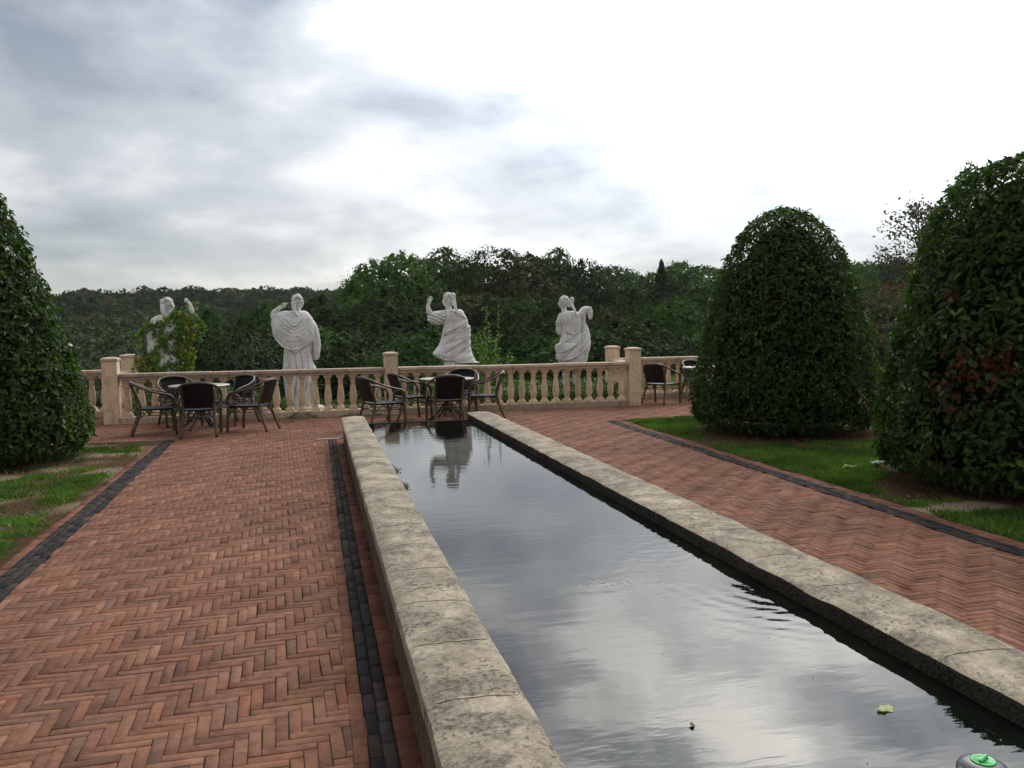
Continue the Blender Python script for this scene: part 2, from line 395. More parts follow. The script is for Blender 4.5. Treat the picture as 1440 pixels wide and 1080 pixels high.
pal=np.array([(.230,.130,.088),(.250,.148,.102),(.190,.105,.074),(.270,.165,.115),(.215,.120,.078),(.150,.092,.068),(.150,.108,.085),(.235,.138,.085),(.235,.112,.075)])
ci=rng.choice(len(pal),nB,p=[.2,.18,.14,.12,.14,.06,.04,.05,.07]); pal=pal*.62+pal[:7].mean(0)*.38; tc=pal[ci]*rng.normal(1,.075,(nB,1))*np.array((1.04,.87,.80))
np_tint=np.repeat(tc,nq,0)
tag(np_mesh('brick_paving',V,F,M['brick'],tint=np_tint),kind='structure')
# joint sand sheets under the bricks, 12 mm down
mb=MB(); z=-.012
def sheet(x0,y0,x1,y1,n=1): mb.add([(x0,y0,z),(x1,y0,z),(x1,y1,z),(x0,y1,z)],[(0,1,2,3)])
sheet(-9.2,-8,16.2,19.2)
tag(mb.build('paving_bed',M['sand']),kind='structure')
# border rows
def row(p0,p1,off,width,length,pal,stag=0,zt=.008,gap=.004,out=None):
    p0=Vector(p0);p1=Vector(p1);d=p1-p0;L=d.length;d/=L;a=math.atan2(d.y,d.x)
    n=int(L/length)+1; xs=(np.arange(n)*length-stag*length)
    C=np.stack([np.clip(xs,0,L),np.full(n,off),np.clip(xs+length,0,L),np.full(n,off+width)],1); C=C[(C[:,2]-C[:,0])>.02]
    V,F,nq=brick_geo(C,math.cos(a),math.sin(a),p0.x,p0.y,zt,gap=gap,jit=.0015)
    t=np.array(pal)[rng.integers(0,len(pal),len(C))]*rng.normal(1,.1,(len(C),1))
    out.append((V,F,np.repeat(t,nq,0)))
black=[(.034,.029,.027),(.045,.038,.034),(.027,.024,.023),(.055,.045,.040)]; red=[(.185,.085,.052),(.205,.095,.058),(.16,.075,.05)]; dred=[(.14,.055,.036),(.16,.065,.042),(.12,.05,.035)]
rows=[]; rr=[]
L0=(bandL(1.0),1.0); L1=(bandL(13.6),13.6)          # left path edge, travelling away: left side is +off
for k in range(3): row(L0,L1,.0+k*.058,.058,.205,black,stag=k*.5,out=rows)
row(L0,L1,.174,.073,.205,red,out=rr); 
R0=(bandR(.8),.8); R1=(bandR(13.75),13.75)
for k in range(3): row(R0,R1,-.056*(k+1),.056,.205,black,stag=k*.5,out=rows)
row(R0,R1,-.168-.055,.055,.205,red,out=rr); row(R0,R1,-.168-.13,.075,.205,red,stag=.5,out=rr)
# beside the pool
Q0=(.095,.8);Q1=(.065,12.75)
row(Q0,Q1,-.060,.060,.205,red,out=rr)
for k in range(2): row(Q0,Q1,-.060-.055*(k+1),.055,.19,black,stag=k*.45,zt=.006,gap=.006,out=rows)
row(Q0,Q1,-.170-.095,.095,.205,dred,stag=.3,out=rr)
# edges of the lawns facing the balustrade
row((-9,YB0-.0),(bandL(YB0)-.2,YB0-.0),.0,.06,.205,black,out=rows); row((-9,YB0+.06),(bandL(YB0)-.2,YB0+.06),0,.05,.205,red,out=rr)
row((5.2,YR0),(16,YR0),0,.06,.205,dred,out=rr)
for nm,rs,mm in(('dark_border_setts',rows,M['setts']),('red_border_bricks',rr,M['brick'])):
    o=0;VV=[];FF=[];TT=[]
    for V,F,T in rs: VV.append(V);FF.append(F+o);TT.append(T);o+=len(V)
    tag(np_mesh(nm,np.concatenate(VV),np.concatenate(FF),mm,tint=np.concatenate(TT)),kind='structure')
mb=MB(); mb.box((.12,12.84,.0),(.36,.13,.03),bev=.006); tag(mb.build('channel_end_stone',M['lintel']),'pale grey slab closing the far end of the dark channel','paving slab')

# ------------------------------------------------------------------ lawns
TREES=[ # x,y,top,profile(z,r)
 dict(x=-4.34,y=11.93,pr=[(.13,1.20),(.30,1.33),(.6,1.33),(.97,1.25),(1.46,1.12),(1.93,.99),(2.41,.83),(2.96,.63),(3.3,.49),(3.48,.36),(3.62,.12)]),
 dict(x=7.03,y=11.52,pr=[(.12,1.22),(.30,1.36),(.73,1.37),(1.17,1.28),(1.61,1.19),(2.0,1.09),(2.26,1.01),(2.6,.88),(2.85,.77),(3.05,.65),(3.22,.49),(3.34,.31),(3.41,.12)]),
 dict(x=6.93,y=6.79,pr=[(.13,1.22),(.30,1.38),(.52,1.42),(1.14,1.38),(1.51,1.29),(1.89,1.17),(2.2,1.10),(2.47,1.02),(2.75,.92),(3.0,.72),(3.15,.50),(3.24,.15)]),
]
def nz(x,y,s,o=0): return mnoise.noise(Vector((x*s+o,y*s-o,o*.7)))
def grass_amount(x,y):
    """0 bare soil .. 1 dense grass"""
    if x<0:
        v=.44+.62*nz(x,y,1.0,3)+.40*nz(x,y,2.9,8)+.12*nz(x,y,7,1)
        v-=.55*max(0,1-max(0,math.hypot(x-TREES[0]['x'],y-TREES[0]['y'])-1.1)/.9)
        e=(bandL(y)-.25)-x; v-=.5*max(0,1-e/.18)
        v+=.35*max(0,1-math.hypot(x+2.9,y-12.2)/.8)
        v+=.45*max(0,1-math.hypot(x+2.9,y-6.8)/1.6)
    else:
        v=.78+.42*nz(x,y,.9,5)+.38*nz(x,y,3,2)+.15*nz(x,y,8,2)
        for T,k in((TREES[1],1.0),(TREES[2],1.0)):
            d=math.hypot(x-T['x'],(y-T['y']))+.30*nz(x,y,1.7,6)+.12*nz(x,y,5,6); v-=1.0*k*max(0,1-max(0,d-1.15)/.5)
        v-=.9*max(0,1-math.hypot((x-5.75)/.75,(y-10.6)/.7))
        v-=.6*max(0,1-math.hypot((x-5.65)/.6,(y-6.6)/.3))
        v-=1.3*max(0,1-math.hypot((x-5.40)/.55,(y-6.08)/.22))
        v-=.35*max(0,1-math.hypot((x-6.2)/.5,(y-8.4)/.5))
        e=x-(bandR(y)+.3); v-=.45*max(0,1-e/.10)
    return v
def straw_amount(x,y):
    if x<0: return max(0,min(.6,.2+.9*nz(x,y,2.1,11)))
    return max(0,min(1,3*(1-math.hypot((x-5.42)/.60,(y-6.08)/.28))+.5*nz(x,y,6,3)))
def lawn(nm,x0f,x1f,y0,y1,step=.05):
    ys=np.arange(y0,y1+1e-6,step); nxx=int((x1f(y0)-x0f(y0))/step)
    V=[];g=[];s_=[]
    for y in ys:
        a=x0f(y);b_=x1f(y)
        for i in range(nxx+1):
            x=a+(b_-a)*i/nxx; V.append((x,y,.004+.012*nz(x,y,1.5,4)+.006*nz(x,y,6,4)))
            g.append(grass_amount(x,y)); s_.append(straw_amount(x,y))
    n1=nxx+1; I=(np.arange(len(ys)-1)[:,None]*n1+np.arange(nxx)[None,:]).ravel()
    F=np.stack([I,I+1,I+n1+1,I+n1],1)
    tag(np_mesh(nm,np.array(V),F,M['lawn'],smooth=True,vattr={'g':g,'s':s_}),kind='structure')
lawn('lawn_soil',lambda y:-8.0,lambda y:bandL(y)-.245,2.5,YB0,.06)
lawn('lawn_soil',lambda y:bandR(y)+.30,lambda y:14.0,2.5,YR0,.06)
def blades(nm,n,x0,x1,y0,y1,okf,label,far):
    V=[];T=[]; cnt=0
    xs=rng.uniform(x0,x1,n*3); ys=rng.uniform(y0,y1,n*3)
    for x,y in zip(xs,ys):
        if not okf(x,y): continue
        g=grass_amount(x,y)
        if rng.random()>max(.02,(g-.36)*2.6): continue
        d=math.hypot(x,y); h=rng.uniform(.018,.045)*(.7+.6*min(1,max(0,g)))*(1.5 if nz(x,y,2.3,15)>.25 else 1); w=.0022+.0007*d*far
        a=rng.uniform(0,6.28); ln=rng.normal(0,.5,2)*h
        dx,dy=math.cos(a)*w,math.sin(a)*w; z=.002
        V+=[(x-dx,y-dy,z),(x+dx,y+dy,z),(x+ln[0],y+ln[1],z+h)]
        k=rng.random(); c=np.array((.055,.12,.022))*(1-k)+np.array((.10,.18,.035))*k
        if rng.random()<.10 or g<.5 and rng.random()<.35: c=np.array((.20,.16,.07))
        T.append(c*rng.uniform(.75,1.2)*(.95+.55*nz(x,y,1.4,12)+.3*nz(x,y,5,2))*(1.12,1.08,1)); cnt+=1
        if cnt>=n: break
    V=np.array(V); F=np.arange(len(V)).reshape(-1,3)
    tag(np_mesh(nm,V,F,M['grass'],tint=np.array(T)),label,'grass',kind='stuff')
blades('grass',75000,-6.5,-2.0,4.5,13.4,lambda x,y:x<bandL(y)-.24 and x>-1.0-.42*y,'patchy green grass with bare brown soil left of the path',1)
blades('grass',110000,4.9,10.5,3.8,13.7,lambda x,y:x>bandR(y)+.29 and x<y*1.02+1.2,'short green grass strip beside the right path under the topiaries',1)

# ------------------------------------------------------------------ leaves
def leaf_mesh(P,Nrm,size,tintc,droop=.3,aspect=.5,parts='leaf',upbias=None):
    """folded pointed leaves: 6 verts, 4 tris-as-quads ; P (n,3) Nrm (n,3)"""
    n=len(P); r=rng
    Nn=Nrm/np.linalg.norm(Nrm,axis=1,keepdims=True)
    t=r.normal(0,1,(n,3)); t[:,2]-=droop*2
    t-=Nn*(t*Nn).sum(1,keepdims=True); t/=np.linalg.norm(t,axis=1,keepdims=True)
    b_=np.cross(Nn,t)
    L=size*r.uniform(.7,1.25,(n,1)); Wd=L*aspect
    p0=P; p3=P+t*L+Nn*(-.12*L); mid=P+t*L*.5
    fold=Nn*Wd*.18
    l1=P+t*L*.28-b_*Wd*.45+fold; l2=P+t*L*.66-b_*Wd*.38+fold*.6
    r1=P+t*L*.28+b_*Wd*.45+fold; r2=P+t*L*.66+b_*Wd*.38+fold*.6
    V=np.stack([p0,l1,l2,p3,r2,r1],1).reshape(-1,3)
    q=np.array([(0,3,2,1),(0,5,4,3)]); F=(q[None]+6*np.arange(n)[:,None,None]).reshape(-1,4)
    return V,F,np.repeat(tintc,2,0)
def profile_r(pr,z):
    zs=[p[0] for p in pr]; rs=[p[1] for p in pr]; return np.interp(z,zs,rs)
def topiary(T,n,size,label,patch=None,seed=1,dens_hole=.0):
    r=np.random.default_rng(seed)
    root=empty('topiary_tree',(T['x'],T['y'],0),label=label,cat='topiary tree',group='clipped topiary trees on the lawns')
    pr=T['pr']; ztop=pr[-1][0]; zb=pr[0][0]
    # area-weighted surface samples incl. cap and underside
    zz=np.linspace(zb,ztop,400); rr_=profile_r(pr,zz); ds=np.hypot(np.gradient(zz),np.gradient(rr_)); w=rr_*ds; w/=w.sum()
    zi=r.choice(400,n,p=w); z=zz[zi]+r.uniform(-.02,.02,n); th=r.uniform(0,2*math.pi,n)
    rad=rr_[zi]
    slope=-np.gradient(rr_,zz)[zi]
    # lumps
    lump=np.array([mnoise.noise(Vector((math.cos(a)*1.9,math.sin(a)*1.9,zv*1.9+seed*7))) for a,zv in zip(th,z)])
    lump2=np.array([mnoise.noise(Vector((math.cos(a)*5.5,math.sin(a)*5.5,zv*5.5+seed*3))) for a,zv in zip(th,z)])
    depth=np.abs(r.normal(0,1,n))*.075*(1+.6*(lump2<-.1))
    keep=~((lump2<-.22)&(r.random(n)<.45+dens_hole))
    rad=rad+lump*.045+lump2*.03-depth+.03
    out=r.random(n)<.02; rad=rad+out*r.uniform(0,.05,n)
    rad=np.maximum(rad,.02)
    P=np.stack([rad*np.cos(th),rad*np.sin(th),z],1)
    Nn=np.stack([np.cos(th),np.sin(th),np.clip(slope,-.8,3)],1); Nn/=np.linalg.norm(Nn,axis=1,keepdims=True)
    Nn=Nn+r.normal(0,.62,(n,3)); Nn[:,2]+=.35
    k=r.random((n,1)); c=np.array((.022,.046,.010))*(1-k)+np.array((.062,.105,.020))*k
    br=r.random(n)<.07; c[br]=np.array((.10,.16,.03))
    rd=r.random(n)<.004; c[rd]=np.array((.12,.045,.02))
    if patch:
        for (a0,z0,s0) in patch:
            dd=np.hypot((th-a0+math.pi)%(2*math.pi)-math.pi,(z-z0)*.75); m_=(dd<s0)&(r.random(n)<.75*(1-dd/s0)+.1); c[m_]=np.array((.13,.045,.02))*r.uniform(.5,1.2,(m_.sum(),1))
    c=c*(1+.18*lump[:,None]); P,Nn,c=P[keep],Nn[keep],c[keep]
    # deeper shade leaves filling the volume a little
    V,F,Tn=leaf_mesh(P,Nn,size*r.choice((.6,.8,1.0,1.2),len(P))[:,None],c,droop=.35)
    np_mesh('foliage',V,F,M['hedge'],tint=Tn,parent=root)
    # inner twigs core
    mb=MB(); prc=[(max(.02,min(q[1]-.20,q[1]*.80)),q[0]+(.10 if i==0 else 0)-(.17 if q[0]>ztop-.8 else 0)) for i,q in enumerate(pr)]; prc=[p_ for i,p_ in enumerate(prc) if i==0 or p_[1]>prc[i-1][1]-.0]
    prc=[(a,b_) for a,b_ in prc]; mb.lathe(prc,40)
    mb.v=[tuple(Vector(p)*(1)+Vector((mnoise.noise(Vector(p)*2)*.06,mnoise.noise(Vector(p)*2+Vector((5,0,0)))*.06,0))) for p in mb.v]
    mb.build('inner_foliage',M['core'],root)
    mb=MB(); mb.tube([(0,0,-.05),(.03,.02,.5),(0,0,ztop-.5)],[.11,.085,.03],10)
    for a in range(16):
        an=a*2.4; zz0=.25+.12*a; L=profile_r(pr,min(zz0+.2,ztop))*.97
        mb.tube([(0,0,zz0),(math.cos(an)*L*.5,math.sin(an)*L*.5,zz0+.15),(math.cos(an)*L,math.sin(an)*L,zz0+.22)],[.03,.015,.005],6)
    # bare twigs poking through the clipped face
    for a in range(60):
        an=r.uniform(0,6.28); z0=r.uniform(zb+.1,ztop-.4); L=profile_r(pr,z0)
        a2=an+r.uniform(-.12,.12)
        mb.tube([(0,0,max(.1,z0-.5)),(math.cos(an)*L*.8,math.sin(an)*L*.8,z0-.1),(math.cos(an)*L*.96,math.sin(an)*L*.96,z0),(math.cos(a2)*(L+.06),math.sin(a2)*(L+.06),z0+r.uniform(-.05,.10))],[.012,.006,.004,.002],5)
    mb.build('trunk',M['bark'],root)
    return root
topiary(TREES[0],26000,.085,'tall dense topiary cone at the left edge of the photo, lawn at its foot',seed=3)
topiary(TREES[1],30000,.074,'bell shaped dark topiary standing between the right chairs and the nearer topiary',patch=[(-2.15,2.0,.09),(-2.9,1.0,.07)],seed=5)
topiary(TREES[2],34000,.078,'widest nearest topiary at the right edge with brown dead leaf patches',patch=[(-2.80,1.12,.26),(-2.6,1.25,.16),(-3.0,1.9,.10)],seed=9,dens_hole=.25)

# ------------------------------------------------------------------ raised pool
XL0,XL1,XR0,XR1=.325,.645,2.17,2.53; CT=.40; WZ=.31; YE=12.25; YN=-2.2; YRIM=11.9
root=empty('raised_pool',(0,0,0),label='long narrow raised stone water basin running toward the balustrade',cat='pool')
mb=MB(); mb.box(((XL0+XL1)/2-.0,(YN+YE)/2,.16),(XL1-XL0-.03,YE-YN-.02,.34)); mb.build('left_wall',M['wall'],root)
mb=MB(); mb.box(((XR0+XR1)/2+.005,(YN+YE)/2,.16),(XR1-XR0-.03,YE-YN-.02,.34)); mb.build('right_wall',M['wetwall'],root)
mb=MB(); mb.box(((XL1+XR0)/2,YRIM+.03,.155),(XR0-XL1+.03,.06,.322)); mb.build('overflow_rim',M['wetwall'],root)
mb=MB(); mb.box(((XL1+XR0)/2,YN+.05,.19),(XR0-XL1+.03,.2,.38)); mb.build('end_wall',M['wall'],root)
mb=MB(); mb.box(((XL1+XR0)/2,(YN+YRIM)/2,.02),(XR0-XL1+.1,YRIM-YN-.1,.04)); mb.build('basin_floor',M['wetwall'],root)
def coping(x0,x1,ya,yb,seed,mortar=False):
    """one worn convex coping stone"""
    nu,nv=14,(2 if mortar else max(6,int((yb-ya)/.035))); mb=MB(); V=[];F=[]; sd=3.0 if x0<1 else 17.0; hump=0 if mortar else .0045
    for j in range(nv+1):
        y=ya+(yb-ya)*j/nv; e=min(j,nv-j)/nv
        for i in range(nu+1):
            u=i/nu; x=x0+(x1-x0)*u
            edge=min(u,1-u)
            z=CT-.012*(2*u-1)**2-.010*max(0,1-edge/.06)
            z+=hump*math.sin((y-ya)/(yb-ya)*math.pi)+.008*mnoise.noise(Vector((x*4,y*5,sd)))+.003*mnoise.noise(Vector((x*16,y*16,sd)))+(.0012 if mortar else 0)
            if j in(0,nv) and not mortar: z-=.0015
            xx=x+(.004*mnoise.noise(Vector((y*5,seed,3))) if i in(0,nu) else 0)
            V.append((xx,y,z))
    n1=nu+1
    for j in range(nv):
        for i in range(nu): F.append((j*n1+i,j*n1+i+1,(j+1)*n1+i+1,(j+1)*n1+i))
    mb.add(V,F,None,True)
    if mortar: return mb.build('mortar_joint',M['mortar'],root)
    # sides: duplicate rim verts down to underside
    zb=CT-.075
    rim=[i for i in range(n1)]+[j*n1+nu for j in range(1,nv+1)]+[nv*n1+i for i in range(nu-1,-1,-1)]+[j*n1 for j in range(nv-1,0,-1)]
    top=[V[i] for i in rim]; m_=len(top)
    # small arris step
    mid=[(p[0]+(.003 if p[0]>(x0+x1)/2 else -.003),p[1],p[2]-.012) for p in top]
    bot=[(p[0],p[1],zb+.001*mnoise.noise(Vector((p[1]*7,p[0],seed)))) for p in mid]
    VV=top+mid+bot; FF=[]
    for l in(0,1):
        for i in range(m_): FF.append((l*m_+i,l*m_+m_+i,l*m_+m_+(i+1)%m_,l*m_+(i+1)%m_))
    nf0=len(mb.f); mb.add(VV,FF,None,False); mb.add(bot,[tuple(range(m_))])
    o=mb.build('coping_stone',M['coping'],root); o.data.materials.append(M['shaded_wetside'])
    for p in o.data.polygons:      # face over the water: shade and algae grime painted dark
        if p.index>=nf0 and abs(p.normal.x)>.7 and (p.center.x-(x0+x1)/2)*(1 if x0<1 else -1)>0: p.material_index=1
    return o
r2=random.Random(4)
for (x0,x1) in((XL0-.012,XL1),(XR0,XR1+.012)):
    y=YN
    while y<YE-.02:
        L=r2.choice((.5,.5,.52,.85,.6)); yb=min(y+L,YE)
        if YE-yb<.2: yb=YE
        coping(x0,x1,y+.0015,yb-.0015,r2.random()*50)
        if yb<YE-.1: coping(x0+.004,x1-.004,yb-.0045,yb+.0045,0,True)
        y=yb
mb=MB(); mb.box((XR0+.012-.003,(YN+YRIM)/2,.317),(.024,YRIM-YN-.1,.016)); mb.build('ledge',M['shaded_wetside'],root)
# water
m,nt,b=mat('pool_water',(.010,.014,.010),.015,.5); b.inputs['IOR'].default_value=1.333; P=pos(nt)
al=noise_n(nt,1.7,5,.6,P); nt.links.new(ramp(nt,al,[(.45,(.004,.005,.004)),(.75,(.010,.014,.006))]),b.inputs['Base Color'])
w1=noise_n(nt,3.0,3,.5,mapping(nt,P,(.7,2.4,1))); w2=noise_n(nt,17,2,.5,mapping(nt,P,(.6,1.8,1)),.3)
# wind ripples come in patches
pt=ramp(nt,noise_n(nt,.55,2,.5,P),[(.42,(.12,.12,.12)),(.62,(1,1,1))])
def ringw(cx,cy,r0,r1,freq,amp):
    sv=N(nt,'ShaderNodeVectorMath',operation='SUBTRACT'); nt.links.new(P,sv.inputs[0]); sv.inputs[1].default_value=(cx,cy,WZ)
    ln=N(nt,'ShaderNodeVectorMath',operation='LENGTH'); nt.links.new(sv.outputs[0],ln.inputs[0]); d=ln.outputs['Value']
    s=math_n(nt,'SINE',math_n(nt,'MULTIPLY',math_n(nt,'ADD',d,math_n(nt,'MULTIPLY',w1,.14)),freq))
    mr=N(nt,'ShaderNodeMapRange',interpolation_type='SMOOTHSTEP'); nt.links.new(d,mr.inputs[0]); mr.inputs[1].default_value=r1; mr.inputs[2].default_value=r0; mr.inputs[3].default_value=0; mr.inputs[4].default_value=1
    return math_n(nt,'MULTIPLY',math_n(nt,'MULTIPLY',s,mr.outputs[0]),amp)
h=math_n(nt,'ADD',math_n(nt,'MULTIPLY',w1,.35),math_n(nt,'MULTIPLY',math_n(nt,'MULTIPLY',w2,pt),.13))
h=math_n(nt,'ADD',h,ringw(2.35,3.75,.55,1.35,60,.045)); h=math_n(nt,'ADD',h,ringw(1.9,4.6,.1,.75,70,.03))
bump(nt,b,h,.10,.03); M['water']=m
mb=MB(); mb.add([(XL1-.04,YN,WZ),(XR0+.04,YN,WZ),(XR0+.04,YRIM+.001,WZ),(XL1-.04,YRIM+.001,WZ)],[(0,1,2,3)]); 
tag(mb.build('water',M['water']),kind='structure')

# floating things
def small_leaf(x,y,z,s,a,colr,label,nm='fallen_leaf',cat='leaf'):
    mb=MB(); V=[];n=9
    for i in range(n):
        t=i/(n-1); w=math.sin(t*math.pi)**.7*.28*s*(1+.3*math.sin(t*14)); V+= [((t-.5)*s,-w,.003*math.sin(t*9)+.001),((t-.5)*s,0,.005+.004*math.sin(t*5)),((t-.5)*s,w,.006*abs(math.cos(t*7)))]
    F=[]
    for i in range(n-1):
        for k in(0,1): F.append((i*3+k,(i+1)*3+k,(i+1)*3+k+1,i*3+k+1))
    mb.add(V,F,colr,True); o=mb.build(nm,M['ivy'],None,(x,y,z)); o.rotation_euler.z=a
    return tag(o,label,cat)
small_leaf(1.831,2.36,WZ+.003,.075,.3,(.36,.38,.12),'pale yellow curled leaf floating near the right side of the pool')
small_leaf(1.154,2.42,WZ+.003,.03,1.2,(.12,.09,.04),'tiny brown leaf floating mid water at the near end')
small_leaf(2.31,4.78,CT+.004,.09,.3,(.40,.30,.19),'dry tan leaf lying on the right coping')
mb=MB()
for i in range(26):
    x=1.436+rng.normal(0,.10); y=3.95+rng.normal(0,.05); mb.ball((x,y,WZ+.001),(.007*rng.uniform(.5,1.4),.0035,.001),nu=6,nv=4,col=(.6,.6,.56))
for i in range(16):
    x=rng.uniform(.85,2.1); y=rng.uniform(1.9,7.5); mb.ball((x,y,WZ+.001),(.0028,.002,.0008),nu=6,nv=4,col=(.05,.05,.035))
tag(mb.build('floating_debris',M['ivy']),'pale specks of debris scattered on the dark water','debris',kind='stuff')
def moss(x,y,s,label):
    n=160; P=np.stack([x+rng.normal(0,.022*s,n),y+rng.normal(0,.05*s,n),WZ+.004+np.abs(rng.normal(0,.012,n))],1); Nn=rng.normal(0,.5,(n,3)); Nn[:,2]+=1
    c=np.array((.07,.13,.03))*rng.uniform(.7,1.5,(n,1)); V,F,T=leaf_mesh(P,Nn,.018,c); tag(np_mesh('water_weed',V,F,M['ivy'],tint=T),label,'water weed',kind='stuff')
moss(.68,7.75,1.1,'farther green weed tuft on the water by the left coping')
moss(.68,6.93,.8,'nearer green weed tuft on the water by the left coping')
fl=empty('floating_dispenser',(1.845,1.955,WZ),label='dark grey floating dome with a green cap at the near right corner',cat='pool float')
mb=MB(); mb.lathe([(.02,-.05),(.05,-.045),(.066,-.012),(.070,.0),(.070,.006),(.063,.018),(.048,.027),(.034,.030)],32); mb.build('body',M['greyplastic'],fl)
mb=MB(); mb.lathe([(.035,.027),(.034,.033),(.030,.035),(.026,.032)],32); g_=mb.build('cap',M['greenplastic'],fl)
mb=MB(); mb.box((0,0,.037),(.052,.011,.010),bev=.003); k_=mb.build('grip',M['greenplastic'],g_); k_.rotation_euler.z=.5
mb=MB(); mb.ball((-.066,.01,.004),(.012,.014,.012),nu=10,nv=6); mb.build('side_lug',M['greyplastic'],fl)

# ------------------------------------------------------------------ balustrade
def square_loft(mb,prof,c):
    V=[];F=[]
    for h,z in prof: V+=[(c[0]-h,c[1]-h,c[2]+z),(c[0]+h,c[1]-h,c[2]+z),(c[0]+h,c[1]+h,c[2]+z),(c[0]-h,c[1]+h,c[2]+z)]
    for i in range(len(prof)-1):
        for k in range(4): F.append((i*4+k,i*4+(k+1)%4,i*4+4+(k+1)%4,i*4+4+k))
    F.append((3,2,1,0)); n=len(prof)*4; F.append((n-4,n-3,n-2,n-1)); mb.add(V,F)
def baluster_mesh():
    mb=MB(); square_loft(mb,[(.078,0),(.078,.035),(.068,.055)],(0,0,0))
    mb.lathe([(.064,.055),(.058,.075),(.046,.095),(.043,.110),(.052,.120),(.058,.140),(.064,.170),(.068,.205),(.069,.240),(.066,.290),(.060,.350),(.052,.415),(.045,.470),(.041,.510),(.046,.516),(.052,.528),(.052,.538),(.046,.548),(.043,.560),(.050,.580),(.062,.603),(.070,.618)],20,caps=False)
    square_loft(mb,[(.068,.612),(.076,.622),(.076,.662)],(0,0,0))
    return mb
bal_proto=None
def section(p0,p1,label,zr=.925,gaps=True,ztop=None):
    """balustrade from p0 to p1 (xy) -> thing with plinth, rail, balusters"""
    global bal_proto
    p0=Vector(p0);p1=Vector(p1); d=p1-p0; L=d.length; a=math.atan2(d.y,d.x)
    root=empty('stone_balustrade',(p0.x,p0.y,0),a,label=label,cat='balustrade',group='sections of the stone balustrade')
    mb=MB(); n=max(1,round(L/1.35)); s=L/n
    for i in range(n):
        mb.box((s*(i+.5),0,.055),(s-.005,.29,.11+.02),bev=.008)
    mb.build('plinth',M['castgrey'],root)
    mb=MB(); n=max(1,round(L/1.9)); s=L/n; zt=zr
    for i in range(n):
        dz=.004*math.sin(i*3.1+p0.x)
        mb.box((s*(i+.5),0,zt-.035+dz),(s-.006,.285,.07),bev=.012); mb.box((s*(i+.5),0,zt-.093),(s-.006,.225,.046),bev=.006)
    mb.build('top_rail',M['castgrey'],root)
    nb=max(1,round(L/.237)); sp_=L/nb
    for i in range(nb):
        if bal_proto is None:
            o=baluster_mesh().build('baluster',M['cast'],root); bal_proto=o
        else:
            o=bal_proto.copy(); col.objects.link(o); o.parent=root
        o.location=(sp_*(i+.5)+rng.normal(0,.003),0,.1205); o.rotation_euler.z=rng.normal(0,.02); sc_=(zt-.116-.1215)/.662; o.scale=(1,1,sc_)
    return root
def post(x,y,label,top=1.22,w=.26,orn=True):
    root=empty('stone_post',(x,y,0),label=label,cat='pillar',group='square stone posts of the balustrade')
    mb=MB(); mb.box((0,0,(top-.06)/2-.01),(w,w,top-.06+.02),bev=.006); mb.build('shaft',M['cast'],root)
    mb=MB(); h=w/2+.018; square_loft(mb,[(h-.012,top-.0595),(h,top-.05),(h,top-.018),(h-.015,top-.006),(h*.5,top+.012),(.01,top+.016)],(0,0,0)); mb.build('cap',M['castgrey'],root)
    if orn:
        mb=MB(); yy=-w/2-.001
        mb.tube([(-.07,yy,.86),(-.04,yy,.86),(-.025,yy,.885),(0,yy,.90),(.025,yy,.885),(.04,yy,.86),(.07,yy,.86)],.006,6)
        mb.build('moulding',M['castgrey'],root); mb=MB()
        mb.tube([(-.07,yy,.27),(-.045,yy,.275),(-.03,yy,.25),(0,yy,.245),(.03,yy,.25),(.045,yy,.275),(.07,yy,.27)],.006,6)
        mb.build('moulding',M['castgrey'],root)
    return root
YF=16.52; XPL,XPM,XPR=-3.70,1.415,6.52
post(XPL,YF,'front stone post at the left end of the balustrade beside the left table')
post(XPM,YF,'stained stone post in the middle of the balustrade behind the middle chairs')
post(XPR,YF,'front stone post at the right end of the front balustrade')
YW=18.3
post(-3.72,YW-.15,'rear stone post behind the left front post, next to the ivy statue',1.24,orn=False); post(6.62,YW-.25,'rear stone post behind the right front post',1.23,orn=False)
section((XPL+.14,YF),(XPM-.14,YF),'long balustrade section behind the left table, between left and middle posts')
section((XPM+.14,YF),(XPR-.14,YF),'long balustrade section between the middle post and right front post')
section((XPL-.0,YF+.14),(-3.72,YW-.29),'short side balustrade running back from the left front post')
section((XPR+.01,YF+.14),(6.61,YW-.39),'short side balustrade running back from the right front post')
section((-9,YW),(-3.86,YW-.12),'set back balustrade section behind the left topiary',.94)
section((6.76,YW-.2),(12.9,YW+.05),'set back balustrade section behind the right table and chairs',.95)

